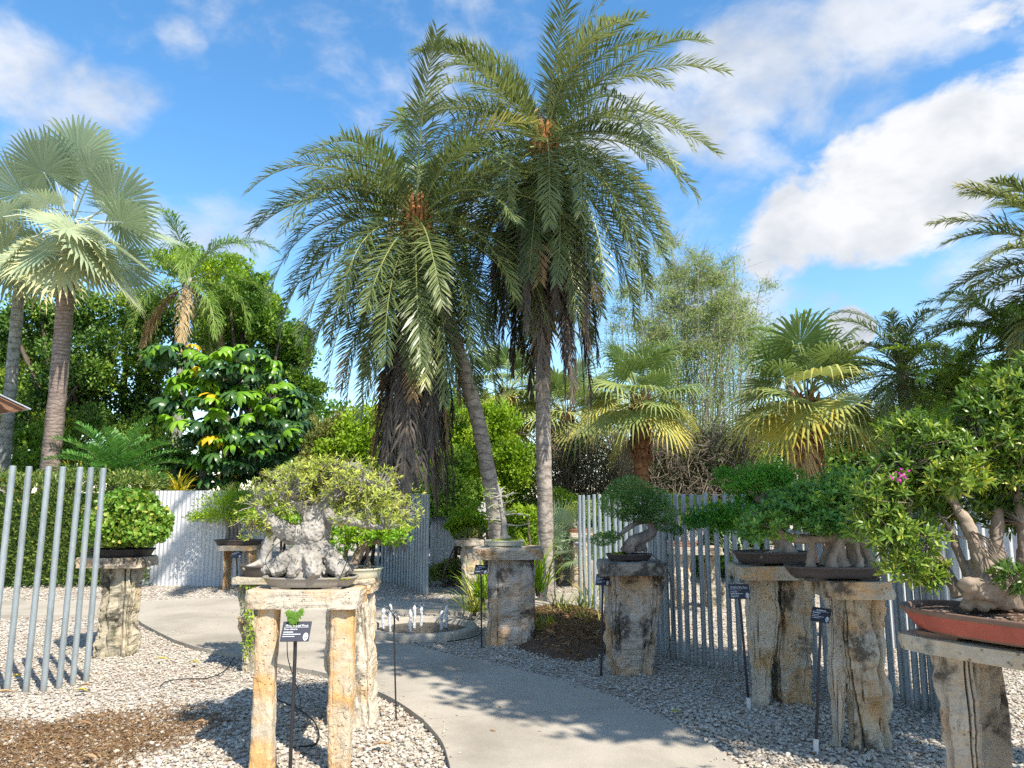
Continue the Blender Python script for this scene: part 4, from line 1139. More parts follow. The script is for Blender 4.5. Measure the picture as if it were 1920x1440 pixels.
# ---- A2: small bright ficus in cream pot
S = STANDS['A2']; Y = S['Y']-.02
t = thing('bonsai_tree', (S['cx']+.2, Y, S['top']), 'bright green ficus bonsai in cream round pot behind the big one', 'bonsai', 'bonsai trees')
potpx(t, 588, 714, 1068, Y, S['top'], 'potcream', .7, sq=2.0, flare=.9, feet=False)
mb = MB()
ptube(mb, [(660, 1068, 0, 10), (672, 1040, 0, 9), (684, 1020, 0, 9), (705, 1015, 0, 7), (735, 1015, -.05, 5), (760, 1010, -.08, 3)], Y)
ptube(mb, [(684, 1020, 0, 8), (675, 1000, .03, 6), (660, 985, .05, 4)], Y)
ptube(mb, [(692, 1065, .05, 6), (689, 1040, .05, 4), (690, 1015, .03, 5)], Y)
ptube(mb, [(650, 1066, .05, 7), (648, 1040, .05, 5), (655, 1015, .04, 5)], Y)
fuse(mb, 'trunk', 'tanbark', t, .008, .003)
B = pxblobs([(690, 1000, 65, 20, 0, 60), (655, 1003, 40, 22, -.05, 40), (738, 1005, 42, 14, -.05, 40), (640, 985, 50, 25, .1, 50), (730, 990, 45, 20, .05, 50), (640, 1025, 20, 12, -.08, 20)], Y)
mb = MB(); Pw = whorls(mb, rng, B, 620, 5, .032, .014, T4, shell=.8); mb.build('crown', M['bright'], t, kind='stuff')
mb = MB(); twigs_to(mb, rng, [at(a, b_, Y) for a, b_ in ((735, 1012), (705, 1015), (660, 985), (675, 1000), (655, 1015), (690, 1010))], Pw[:160], .003, .001); mb.build('twigs', M['tanbark'], t, kind='stuff')

# ---- A3: dark pot
S = STANDS['A3']; Y = S['Y']
t = thing('bonsai_tree', (S['cx'], Y, S['top']), 'grey trunked bonsai in deep dark pot half hidden behind the big ficus', 'bonsai', 'bonsai trees')
potpx(t, 443, 545, 1062, Y, S['top'], 'potdark', .75, sq=2.2, flare=.85, feet=False)
mb = MB(); ptube(mb, [(492, 1066, 0, 14), (499, 1040, 0, 10), (507, 1010, 0, 8), (512, 985, 0, 6), (505, 965, 0, 4)], Y, 14, rough=.3); ptube(mb, [(507, 1010, 0, 9), (530, 990, 0, 6), (550, 985, 0, 4)], Y)
for a, b_ in ((455, -.1), (470, .1), (520, -.1), (530, .1)): ptube(mb, [(494, 1052, 0, 6), ((492+a)/2, 1060, b_, 5), (a, 1068, b_*1.4, 3)], Y)
fuse(mb, 'trunk', 'whitebark', t, .009, .004)
B = pxblobs([(510, 965, 45, 22, 0, 40), (545, 985, 40, 18, .1, 40), (480, 975, 30, 14, .05, 30), (560, 1005, 22, 14, 0, 20)], Y)
mb = MB(); whorls(mb, rng, B, 420, 5, .04, .016, T4, shell=.8); mb.build('crown', M['bright'], t, kind='stuff')

# ---- A4: far green bonsai on small stand
S = STANDS['A4']; Y = S['Y']
t = thing('bonsai_tree', (S['cx'], Y, S['top']), 'fresh green layered bonsai in flat dark tray before the corrugated wall', 'bonsai', 'bonsai trees')
potpx(t, 398, 490, 1013, Y, S['top'], 'potdark', .5, sq=2.6, feet=False)
mb = MB()
for a in (426, 434, 441, 448): ptube(mb, [(a, 1013, 0, 4), (a+2, 995, 0, 3.5), (a-3, 975, 0, 3), (a-8, 955, 0, 2.5)], Y)
mb.build('trunk', M['greybark'], t, smooth=True)
B = pxblobs([(420, 940, 55, 20, 0, 50), (390, 965, 38, 14, 0, 40), (440, 925, 40, 20, .1, 40), (365, 970, 18, 9, 0, 20), (460, 955, 40, 22, .1, 40), (430, 965, 50, 16, -.1, 40), (455, 930, 35, 20, -.2, 30)], Y)
mb = MB(); foliage(mb, rng, B, 5200, .045, .02, T2, nup=1.0, up=.1, shell=.85); mb.build('crown', M['lime'], t, kind='stuff')

# ---- B: dome
S = STANDS['B']; Y = S['Y']
t = thing('bonsai_tree', (S['cx'], Y, S['top']), 'dome shaped round leaved bonsai in black tray at left', 'bonsai', 'bonsai trees')
potpx(t, 160, 280, 1031, Y, S['top'], 'potblack', .7, sq=2.3, feet=False)
mb = MB(); ptube(mb, [(222, 1035, 0, 12), (225, 1005, 0, 9), (230, 970, 0, 6)], Y); ptube(mb, [(222, 1020, 0, 6), (200, 990, -.1, 4)], Y); ptube(mb, [(224, 1015, 0, 6), (260, 990, 0, 4)], Y); mb.build('trunk', M['greybark'], t, smooth=True)
B = np.vstack([pxblobs([(242, 975, 70, 50, 0, 75), (200, 985, 40, 36, 0, 50), (285, 985, 34, 34, 0, 50), (240, 940, 48, 24, 0, 55), (215, 1000, 40, 25, -.2, 40), (270, 1003, 40, 20, -.15, 40)], Y)])
mb = MB(); foliage(mb, rng, B, 5200, .042, .036, TR, out=.35, up=-.05, rnd=.7, nup=.35, shell=.35, lump=.12); mb.build('crown', M['round'], t, kind='stuff')

# ---- C: sparse trained tree
S = STANDS['C']; Y = S['Y']
t = thing('bonsai_tree', (S['cx'], Y, S['top']), 'sparse straight bonsai with mossy soil in pale shallow tray', 'bonsai', 'bonsai trees')
cxp, rxp, ryp, zz = potpx(t, 908, 984, 1014, Y, S['top'], 'potpale', .55, sq=4.5, flare=.9, feet=True)
mb = MB(); ptube(mb, [(946, 1014, 0, 11), (945, 1000, 0, 8), (944, 975, 0, 6.5), (940, 950, 0, 5), (937, 925, 0, 3.5), (933, 908, 0, 2)], Y, 10, rough=.3)
tips = []
for k in range(26):
    y_ = rng.uniform(915, 985); x_ = 937+(y_-908)*.1; sgn = rng.choice([-1, 1]); L_ = rng.uniform(14, 48)*(.5+(y_-905)/110); dd = rng.uniform(-.25, .25)
    e = (x_+sgn*L_, y_-rng.uniform(-3, 8), dd); tips.append(at(e[0], e[1], Y+dd)); tips.append(at(x_+sgn*L_*.6, y_-3, Y+dd*.6))
    ptube(mb, [(x_, y_, 0, 2), (x_+sgn*L_*.5, y_-rng.uniform(-4, 6), dd*.5, 1.4), (*e, .8)], Y, 5, 3)
for a in (925, 965, 935, 958): ptube(mb, [(945, 1005, 0, 6), (a, 1014, rng.uniform(-.1, .05), 3)], Y, 6, 2)
mb.build('trunk', M['twig'], t, smooth=True)
mb = MB(); n = 430; tp = np.array(tips)[rng.integers(0, len(tips), n)]+rng.normal(size=(n, 3))*[.035, .035, .016]
leaves(mb, tp, rsph(rng, n)+[0, 0, .5], rsph(rng, n)+[0, 0, .8], rng.uniform(.014, .028, n), rng.uniform(.007, .014, n), rng.random(n)); mb.build('crown', M['lime'], t, kind='stuff')
mb = MB(); n = 40; th = np.linspace(0, 2*math.pi, n, endpoint=False)
V_ = np.vstack([np.column_stack([cxp+np.cos(th)*rxp*.86*s, Y+np.sin(th)*ryp*.8*s, np.full(n, zz-.015+.05*(1-s*s))]) for s in (1, .75, .5, .25, .01)]); V_[:, 2] += fbm(V_*25, 3, 3)*.006
mb.add(V_, [(k*n+i, k*n+(i+1) % n, (k+1)*n+(i+1) % n, (k+1)*n+i) for k in range(4) for i in range(n)]); mb.build('moss', M['moss'], t, smooth=True)

# ---- C2
S = STANDS['C2']; Y = S['Y']
t = thing('bonsai_tree', (S['cx'], Y, S['top']), 'low grey green bonsai on flat plate behind the fountain', 'bonsai', 'bonsai trees')
potpx(t, 856, 908, 1009, Y, S['top'], 'potpale', .6, feet=False)
mb = MB(); ptube(mb, [(880, 1010, 0, 4), (882, 1000, 0, 3), (884, 992, 0, 2)], Y); mb.build('trunk', M['greybark'], t)
B = pxblobs([(880, 1000, 24, 9, 0, 24), (870, 1004, 16, 6, 0, 20), (892, 998, 16, 9, 0, 20)], Y); mb = MB(); foliage(mb, rng, B, 900, .04, .02); mb.build('crown', M['olive'], t, kind='stuff')

# ---- D: cloud pruned
S = STANDS['D']; Y = S['Y']
t = thing('bonsai_tree', (S['cx'], Y, S['top']), 'cloud pruned dark bonsai leaning over exposed roots in dark tray', 'bonsai', 'bonsai trees')
cxp, rxp, ryp, zz = potpx(t, 1138, 1226, 1040, Y, S['top'], 'potdark', .62, sq=3.0)
mb = MB()
ptube(mb, [(1172, 1036, -.03, 11), (1180, 1022, -.03, 10), (1196, 1012, -.02, 10), (1214, 1004, 0, 9.5), (1224, 994, 0, 9), (1221, 980, 0, 9), (1212, 970, 0, 9), (1204, 958, 0, 6)], Y, 12)
ptube(mb, [(1198, 1034, 0, 7), (1196, 1022, 0, 8), (1190, 1010, 0, 6)], Y); ptube(mb, [(1185, 1036, -.06, 6), (1180, 1020, -.06, 7), (1186, 1008, -.03, 6)], Y); ptube(mb, [(1212, 1034, 0, 4), (1206, 1022, 0, 5), (1205, 1010, 0, 5)], Y)
ptube(mb, [(1212, 975, 0, 6), (1195, 980, -.03, 5), (1178, 990, -.05, 5), (1165, 1000, -.06, 4), (1156, 1008, -.06, 3)], Y)
ptube(mb, [(1216, 972, 0, 5), (1235, 975, 0, 4), (1255, 985, 0, 3)], Y); ptube(mb, [(1204, 960, 0, 5), (1190, 945, .02, 4), (1175, 935, .04, 3)], Y)
fuse(mb, 'trunk', 'greybark', t, .008, .004, 40)
B = pxblobs([(1180, 922, 44, 28, .02, 50), (1160, 945, 36, 26, -.02, 45), (1205, 940, 42, 22, 0, 50), (1232, 935, 26, 20, 0, 35), (1232, 962, 40, 20, -.05, 40), (1195, 965, 40, 14, 0, 40), (1250, 985, 24, 14, -.05, 26), (1268, 995, 14, 9, -.05, 15), (1132, 1012, 26, 12, -.06, 26), (1148, 1005, 18, 9, -.06, 18)], Y)
mb = MB(); foliage(mb, rng, B, 15000, .017, .012, T2, out=.7, up=.3, rnd=.5, shell=.4, lump=.18, nup=.4); mb.build('crown', M['cloud'], t, kind='stuff')
mb = MB(); v = OCT[0]*[.05, .05, .03]
for k in range(9): mb.add(v*rng.uniform(.5, 1)+[cxp-rxp*rng.uniform(.3, .75), Y-ryp*rng.uniform(.2, .6), zz], None, OCT[1])
mb.build('moss', M['moss'], t, smooth=True, kind='stuff')
mb = MB(); tube(mb, [at(1222, 1040, Y-.15), at(1246, 1062, Y-.2), at(1258, 1090, Y-.2), at(1262, 1170, Y-.1), at(1250, 1232, Y)], .003, 4, k=4); mb.build('irrigation_tube', M['hose'], t)

# ---- E: rain tree
S = STANDS['E']; Y = S['Y']
t = thing('bonsai_tree', (S['cx'], Y, S['top']), 'feathery dark green rain tree bonsai spreading left over the poles', 'bonsai', 'bonsai trees')
potpx(t, 1382, 1528, 1036, Y, S['top'], 'potdark', .55, sq=2.6)
mb = MB()
ptube(mb, [(1470, 1042, 0, 24), (1466, 1022, 0, 16), (1455, 1000, 0, 13), (1440, 975, 0, 10), (1430, 945, .05, 8), (1428, 915, .08, 5), (1440, 890, .1, 3)], Y, 12)
ptube(mb, [(1440, 978, 0, 8), (1410, 965, -.02, 6), (1375, 968, -.03, 4), (1340, 975, -.03, 2.5)], Y); ptube(mb, [(1430, 945, .05, 6), (1400, 915, .05, 4), (1375, 900, .05, 2.5)], Y)
for a in (1425, 1445, 1495, 1505): ptube(mb, [(1468, 1030, 0, 10), ((1468+a)/2, 1038, -.05, 7), (a, 1044, rng.uniform(-.15, 0), 4)], Y)
fuse(mb, 'trunk', 'tanbark', t, .009, .004)
B = pxblobs([(1330, 968, 50, 22, -.03, 45), (1375, 962, 45, 26, -.05, 50), (1300, 978, 24, 13, -.03, 26), (1395, 905, 55, 26, .05, 50), (1440, 885, 55, 24, .08, 50), (1470, 905, 50, 30, .12, 50), (1360, 985, 35, 18, 0, 30), (1420, 935, 50, 26, .12, 40), (1355, 885, 20, 12, .05, 22)], Y)
mb = MB(); foliage(mb, rng, B, 13500, .026, .011, T2, out=.5, up=.0, rnd=.7, nup=1.0, shell=.8, lump=.3); mb.build('crown', M['rain'], t, kind='stuff')

# ---- F: ficus
S = STANDS['F']; Y = S['Y']
t = thing('bonsai_tree', (S['cx'], Y, S['top']), 'glossy ficus bonsai on several pillar roots in dark tray', 'bonsai', 'bonsai trees')
cxf, rxf, ryf, zf = potpx(t, 1482, 1674, 1064, Y, S['top'], 'potdark', .52, sq=2.6)
mb = MB()
for (x0, x1, d, r) in ((1520, 1524, -.05, 7), (1548, 1556, .03, 9), (1575, 1568, -.02, 15), (1560, 1575, -.08, 9), (1600, 1596, .03, 13), (1612, 1600, -.08, 6), (1630, 1612, 0, 8)):
    ptube(mb, [(x0, 1066, d, r*1.5), (x0, 1050, d, r), ((x0+x1)/2, 1030, d*.7, r*.85), (x1, 1005, d*.4, r*.9)], Y, 10, rough=.25)
ptube(mb, [(1450, 1005, -.05, 4), (1490, 1010, 0, 7), (1535, 1010, 0, 10), (1580, 1005, 0, 14), (1620, 1000, 0, 10), (1650, 990, 0, 6)], Y)
ptube(mb, [(1580, 1005, 0, 12), (1575, 975, .05, 9), (1560, 945, .08, 6), (1540, 925, .1, 4)], Y); ptube(mb, [(1600, 1000, 0, 10), (1610, 965, .05, 7), (1605, 930, .08, 4)], Y); ptube(mb, [(1490, 1010, 0, 6), (1460, 995, -.06, 4), (1430, 985, -.08, 2.5)], Y)
fuse(mb, 'trunk', 'tanbark', t, .008, .004)
B = pxblobs([(1438, 985, 52, 26, -.06, 50), (1465, 960, 48, 24, -.02, 45), (1530, 940, 75, 34, .1, 70), (1590, 910, 66, 30, .12, 70), (1545, 980, 55, 22, -.12, 45), (1580, 985, 40, 20, -.15, 40), (1635, 940, 55, 38, .05, 60), (1480, 935, 40, 20, .12, 40), (1650, 980, 40, 26, 0, 40), (1410, 1000, 24, 14, -.06, 24)], Y)
mb = MB(); whorls(mb, rng, B, 1500, 6, .038, .017, T4, shell=.7, lump=.2); mb.build('crown', M['ficus'], t, kind='stuff')

# ---- G: big lance leaved bonsai in red pot
S = STANDS['G']; Y = S['Y']
t = thing('bonsai_tree', (at(1880, 1150, Y)[0], Y, S['top']), 'big lance leaved bonsai with braided roots in red banded pot', 'bonsai', 'bonsai trees')
zg = at(1702, 1134, 3.14)[2]
pot(t, (1.913, 2.935, S['top']), .385, .215, zg-S['top'], 'potbrown', sq=2.6, flare=.84, band='potred', rot=GROT)
mb = MB()
ptube(mb, [(1852, 1118, -.04, 22), (1848, 1085, -.03, 20), (1835, 1040, -.02, 15), (1815, 990, 0, 12), (1795, 955, .02, 10), (1772, 925, .03, 7), (1750, 900, .03, 4)], Y, 14)
ptube(mb, [(1862, 1110, .02, 18), (1866, 1060, .04, 13), (1868, 1010, .05, 11), (1872, 960, .06, 10), (1880, 900, .08, 7), (1885, 830, .1, 5), (1890, 760, .1, 3)], Y, 12)
ptube(mb, [(1832, 1115, 0, 14), (1818, 1080, 0, 11), (1800, 1045, .02, 9), (1785, 1000, .03, 8), (1765, 970, .02, 5)], Y)
ptube(mb, [(1800, 1120, .03, 12), (1785, 1090, .05, 9), (1765, 1050, .06, 7), (1740, 1010, .05, 4)], Y)
ptube(mb, [(1930, 1120, .03, 22), (1925, 1050, .03, 15), (1915, 980, .03, 10), (1905, 900, .03, 6)], Y)
for k in range(16):
    x0 = rng.uniform(1800, 1950); ptube(mb, [(x0, 1108+rng.uniform(-12, 14), -.1+rng.uniform(-.04, .02), 9), (x0+rng.uniform(10, 25), 1098+rng.uniform(-16, 20), -.13, 10), (x0+rng.uniform(25, 60), 1125+rng.uniform(-22, 14), -.11, 9), (x0+rng.uniform(40, 80), 1140, -.1, 6)], Y, 10, rough=.2)
for x0, dd in ((1810, -.06), (1840, -.1), (1880, -.1), (1915, -.08), (1825, .08), (1870, .1)): ptube(mb, [(1855, 1095, 0, 18), ((1855+x0)/2, 1115, dd*.7, 15), (x0, 1142, dd, 10)], Y)
fuse(mb, 'trunk', 'tanbark', t, .0065, .005, 40)
B = pxblobs([(1715, 815, 62, 38, .05, 60), (1760, 845, 70, 42, 0, 70), (1690, 870, 55, 34, .05, 55), (1660, 930, 55, 40, .0, 55), (1650, 985, 50, 40, -.02, 50), (1700, 1000, 60, 50, 0, 55), (1690, 1060, 40, 30, 0, 40), (1740, 930, 60, 40, .1, 60), (1790, 890, 60, 36, -.08, 55), (1840, 860, 60, 40, .05, 60), (1885, 732, 66, 44, .05, 70), (1840, 770, 55, 36, 0, 55), (1900, 810, 60, 46, -.05, 60), (1890, 890, 55, 40, .0, 55), (1860, 930, 50, 30, .1, 50), (1900, 1080, 32, 22, -.18, 30), (1890, 970, 50, 34, .15, 45), (1945, 700, 50, 36, .05, 60), (1740, 1075, 34, 24, .05, 34), (1785, 960, 45, 26, .15, 40), (1960, 760, 60, 60, 0, 60), (1960, 880, 50, 60, 0, 60)], Y)
mb = MB(); Pw = whorls(mb, rng, B, 2700, 7, .042, .0105, T4, shell=.75, lump=.22, s0=.4, s1=1.3); mb.build('crown', M['lance'], t, kind='stuff')
mb = MB(); roots = np.array([at(*p) for p in [(1750, 900, Y+.03), (1772, 925, Y+.03), (1765, 970, Y), (1740, 1010, Y+.05), (1890, 760, Y+.1), (1885, 830, Y+.1), (1880, 900, Y+.08), (1905, 900, Y), (1815, 990, Y), (1785, 1000, Y), (1915, 980, Y), (1700, 960, Y), (1700, 880, Y), (1680, 1000, Y), (1840, 860, Y)]])
twigs_to(mb, rng, roots, Pw[:900], .0035, .0012); mb.build('twigs', M['tanbark'], t, kind='stuff')
mb = MB(); n = 18; P = np.array([at(a, b_, Y-.17) for a, b_ in zip(rng.normal(1690, 8, n), rng.normal(893, 7, n))]); leaves(mb, P, rsph(rng, n), rsph(rng, n)+[0, -1, 0], .013, .008, rng.random(n)); mb.build('flowers', M['pink'], t, kind='stuff', label='small cluster of magenta flowers')

# ---- H, I far bonsai
S = STANDS['H']; Y = S['Y']
t = thing('bonsai_tree', (S['cx'], Y, S['top']), 'yellow green bonsai with white driftwood trunk in terracotta tray', 'bonsai', 'bonsai trees')
potpx(t, 1063, 1112, 992, Y, S['top'], 'terracotta', .7, feet=False)
mb = MB()
for k in range(9): ptube(mb, [(1072+rng.uniform(-5, 14), 993, 0, 3), (1075+rng.uniform(-8, 12), 984, rng.uniform(-.1, .1), 3), (1078+rng.uniform(-12, 12), 974+rng.uniform(-3, 4), 0, 1.5)], Y, 6, 3)
mb.build('trunk', M['whitebark'], t, smooth=True)
B = pxblobs([(1075, 958, 26, 10, 0, 26), (1095, 950, 26, 12, 0, 26), (1062, 972, 16, 8, 0, 20), (1100, 968, 16, 8, 0, 20)], Y); mb = MB(); foliage(mb, rng, B, 1500, .045, .02); mb.build('crown', M['willow'], t, kind='stuff')
S = STANDS['I']; Y = S['Y']
t = thing('bonsai_tree', (S['cx'], Y, S['top']), 'bonsai with pale gnarled roots in terracotta tray between the poles', 'bonsai', 'bonsai trees')
potpx(t, 1248, 1312, 1016, Y, S['top'], 'terracotta', .6, feet=False)
mb = MB()
for k in range(12): ptube(mb, [(1285+rng.uniform(-18, 18), 1018, rng.uniform(-.1, .1), 5), (1295+rng.uniform(-12, 20), 1005, 0, 4.5), (1300+rng.uniform(-14, 30), 992, 0, 2)], Y, 6, 3)
mb.build('trunk', M['whitebark'], t, smooth=True)
B = pxblobs([(1290, 975, 40, 16, 0, 36), (1320, 968, 30, 14, 0, 30)], Y); mb = MB(); foliage(mb, rng, B, 1500, .045, .02); mb.build('crown', M['olive'], t, kind='stuff')

# ================================================================ palms
def frond(mb, rng, L, a0, a1, nl, ll, lw, ang0=62, ang1=28, vee=.4, droop=.35, p=1.3, pet=.12, r0=.020, az=0.0, base=(0, 0, 0), lm=0, rm=1, var=.5, jit=.1, fold=1.0, tipm=None, side=0.0):
    """feather frond; az 0 = +X"""
    K = 22; s = np.linspace(0, 1, K); e = a0+(a1-a0)*s**p
    ds = L/(K-1)
    h = np.concatenate([[0], np.cumsum(np.cos(e[:-1]))*ds]); z = np.concatenate([[0], np.cumsum(np.sin(e[:-1]))*ds])
    y = side*s**2*L
    pts = np.column_stack([h, y, z])
    n = nl*2; si = np.tile(np.linspace(pet, 1, nl), 2)+rng.normal(size=n)*.003; si = np.clip(si, 0, 1); sg = np.repeat([-1., 1.], nl)
    b = np.column_stack([np.interp(si, s, pts[:, k]) for k in range(3)])
    ee = np.interp(si, s, e)
    T = np.column_stack([np.cos(ee), 2*side*si, np.sin(ee)]); T = nrm(T)
    Nn = np.column_stack([-np.sin(ee), 0*ee, np.cos(ee)])
    S_ = np.cross(Nn, T)*sg[:, None]
    an = np.radians(ang0+(ang1-ang0)*si)+rng.normal(size=n)*jit
    ve = vee*fold+rng.normal(size=n)*.22
    d = T*np.cos(an)[:, None]+(S_*np.cos(ve)[:, None]+Nn*np.sin(ve)[:, None])*np.sin(an)[:, None]
    prof = np.clip(np.sin(math.pi*(.12+.80*si)), .05, 1)**.6*np.where(si < pet+.1, .75, 1)
    l = ll*prof*rng.uniform(.85, 1.1, n)
    mid = b+d*(l*.55)[:, None]
    d2 = nrm(d+np.array([0, 0, -1])*(droop*rng.uniform(.5, 1.5, n))[:, None])
    tip = mid+d2*(l*.5)[:, None]
    w = nrm(np.cross(Nn+rsph(rng, n)*.25, d))*(lw*.5)
    V_ = np.stack([b-w*.5, b+w*.5, mid+w, mid-w, tip], 1).reshape(-1, 3)
    o = np.arange(n)[:, None]*5
    ca, sa = math.cos(az), math.sin(az); RM = np.array([[ca, -sa, 0], [sa, ca, 0], [0, 0, 1]])
    tf = lambda v: np.asarray(v)@RM.T+np.asarray(base)
    lv = np.clip(var+rng.normal(size=n)*.1+(si-.5)*.15, 0, 1)
    if tipm is not None:
        tm_ = si > tipm; V5 = tf(V_).reshape(n, 5, 3)
        for msk, mm in ((~tm_, lm), (tm_, 2)):
            k = msk.sum()
            if k:
                oo = np.arange(k)[:, None]*5
                mb.add(V5[msk].reshape(-1, 3), oo+[[0, 1, 2, 3]], oo+[[3, 2, 4]], mm, np.repeat(lv[msk], 5))
    else:
        mb.add(tf(V_), o+[[0, 1, 2, 3]], o+[[3, 2, 4]], lm, np.repeat(lv, 5))
    rr = np.interp(s, [0, .08, .3, 1], [r0*1.7, r0, r0*.6, r0*.16])
    tube(mb, tf(pts), rr, 5, m=rm, cap=False)
def fan(mb, rng, base, az, el, petL, Rr, nseg=34, spread=150, fuse_=.42, droop=.25, cup=.12, del_=18, pr=.02, lm=0, rm=1, var=.5, fold=.08, sag=0.0, tw=0.0):
    """palmate fan on a petiole"""
    ca, sa = math.cos(az), math.sin(az)
    def dirv(e): return np.array([math.cos(e)*ca, math.cos(e)*sa, math.sin(e)])
    base = np.asarray(base, float); K = 7
    es = el-np.linspace(0, 1, K)**1.5*R(del_)
    pts = base+np.vstack([[0, 0, 0], np.cumsum([dirv(x) for x in es[:-1]], 0)*(petL/(K-1))])
    hub = pts[-1]; De = el-R(del_)-sag
    D = dirv(De); Y_ = np.array([-sa, ca, 0]); N_ = np.cross(D, Y_)
    if tw: Y_, N_ = Y_*math.cos(tw)+N_*math.sin(tw), N_*math.cos(tw)-Y_*math.sin(tw)
    tube(mb, pts, np.linspace(pr, pr*.6, K), 6, m=rm, cap=False)
    sp = R(spread); ph = np.linspace(-sp, sp, nseg)+rng.normal(size=nseg)*.012; dp = 2*sp/(nseg-1)
    n = nseg
    def dd(a): return D*np.cos(a)[:, None]+Y_*np.sin(a)[:, None]
    Ls = Rr*(.74+.26*np.cos(ph*.75))*rng.uniform(.93, 1.05, n)
    u = dd(ph); wv = -D*np.sin(ph)[:, None]+Y_*np.cos(ph)[:, None]
    rows = []
    for f, wf in ((.04, 1.0), (fuse_, 1.0), ((1+fuse_)/2, .62), (.86, .32)):
        r = Ls*f; hw = np.minimum(r, Ls*fuse_)*math.tan(dp/2)*wf
        sagv = droop*np.clip(f-fuse_, 0, 1)**2*Ls*rng.uniform(.6, 1.6, n)*2.2
        c = hub+u*r[:, None]+N_*(cup*r*(f))[:, None]-np.array([0, 0, 1])*sagv[:, None]
        rows += [c-wv*hw[:, None], c+N_*(fold*hw*2)[:, None], c+wv*hw[:, None]]
    sagt = droop*(1-fuse_)**2*Ls*rng.uniform(.9, 1.7, n)*2.4
    tip = hub+u*(Ls*(1-.12*min(1, droop)))[:, None]+N_*(cup*Ls)[:, None]-np.array([0, 0, 1])*sagt[:, None]
    V_ = np.stack(rows+[tip], 1)
    o = np.arange(n)[:, None]*13; q = []
    for k in range(3):
        for c in range(2): q.append([k*3+c, k*3+c+1, k*3+c+4, k*3+c+3])
    Q = (o[:, None]+np.array(q)[None]).reshape(-1, 4); Tt = np.vstack([o+[[9, 10, 12]], o+[[10, 11, 12]]])
    lv = np.clip(var+rng.normal(size=n)*.08, 0, 1)
    vv = np.repeat(lv, 13).reshape(n, 13).copy(); vv[:, 6:] += .1; vv[:, 12] += .15
    mb.add(V_.reshape(-1, 3), Q, Tt, lm, np.clip(vv, 0, 1))

def date_palm(label, trunk_px, Y0, Y1, crown, ngreen, ndead, L, seed, ndrop=0.0, steep=35):
    rg = np.random.default_rng(seed)
    K = len(trunk_px); ys = np.linspace(Y0, Y1, K)
    pts = np.array([at(a, b, y) for (a, b, r), y in zip(trunk_px, ys)]); pts[0, 2] = -.1
    cr = at(*crown, Y1)
    t = thing('date_palm', (pts[0, 0], pts[0, 1], 0), label, 'palm', 'date palms')
    mb = MB(); rad = np.array([r for a, b, r in trunk_px])/FPX*Y0
    tube(mb, np.vstack([pts, cr-[0, 0, .25]]), np.append(rad, rad[-1]*1.3), 18, k=12, rough=.06, rs=7, seed=seed)
    mb.build('trunk', M['palmtrunk'], t, smooth=True)
    mb = MB()       # fibrous orange leaf bases
    for k in range(34):
        a = k*2.4; f = k/34; b = cr+np.array([math.cos(a)*.11, math.sin(a)*.11, -.45+f*.4]); e = np.array([math.cos(a)*(.30-.14*f), math.sin(a)*(.30-.14*f), -.12+f*.62])+cr
        tube(mb, [b, (b+e)/2+[math.cos(a)*.03, math.sin(a)*.03, -.02], e], [.06, .04, .015], 6)
    mb.build('leaf_bases', M['orange'], t, smooth=True)
    for i in range(ngreen):
        f = i/(ngreen-1); az = i*2.39996+rg.normal()*.12
        a0 = R(80-158*f**.85)+rg.normal()*.09; bend = R(62+28*rg.random()+14*(1-f))
        a1 = max(a0-bend, R(-90)) if f < .6 else max(a0-R(50), R(-90))
        if a0 > R(62): a1 = a0-R(40+60*rg.random())
        if abs((math.degrees(az)+90+180) % 360-180) < 24 and R(2) < a0 < R(68): az += R(38)*(1 if rg.random() < .5 else -1)
        mb = MB()
        dry = f > .8 and rg.random() < .5
        frond(mb, rg, L*rg.uniform(.86, 1.08)*(1 if f > .12 else .88), a0, a1, 80, .42, .023, 62, 34, .42, .22, 1.15, .10, .020, az,
              cr+np.array([math.cos(az)*.1, math.sin(az)*.1, .12-.45*f]), var=.42+.16*(1-f)+rg.normal()*.12, side=rg.normal()*.05, tipm=rg.uniform(.72, .9) if dry else None)
        mb.build('frond', [M['date'], M['rachis'], M['tan']], t)
    for i in range(ndead):
        f = i/ndead; az = i*2.39996+1.1+rg.normal()*.3; a0 = R(-steep-(77-steep)*f)+rg.normal()*.1
        mb = MB(); half = rg.random() < .35
        frond(mb, rg, L*rg.uniform(.7, 1.1), a0, R(-89), 66, .42, .030, 34, 16, .2, 1.1, .55, .08, .02, az, cr+np.array([math.cos(az)*.12, math.sin(az)*.12, -.4-1.0*f-ndrop*rg.random()]), var=rg.uniform(.15, .6), jit=.22)
        mb.build('dead_frond', [M['tan'] if half and rg.random() < .3 else M['dead'], M['rachisdry']], t)
    return t, cr
date_palm('tall straight trunked date palm with arching feather crown at centre', [(1026, 1132, 19), (1025, 1080, 15.5), (1022, 960, 14.5), (1019, 820, 14), (1018, 700, 14), (1020, 560, 14), (1021, 420, 14)], 11.5, 11.5, (1021, 262), 88, 32, 3.05, 21, ndrop=.4, steep=48)
date_palm('curved trunk date palm leaning left with long dead skirt', [(950, 1132, 17), (932, 1000, 14.5), (918, 900, 14), (899, 800, 13.5), (876, 715, 13.5), (850, 630, 13.5), (812, 520, 14)], 11.9, 11.0, (782, 408), 80, 34, 2.75, 33, ndrop=.9, steep=64)

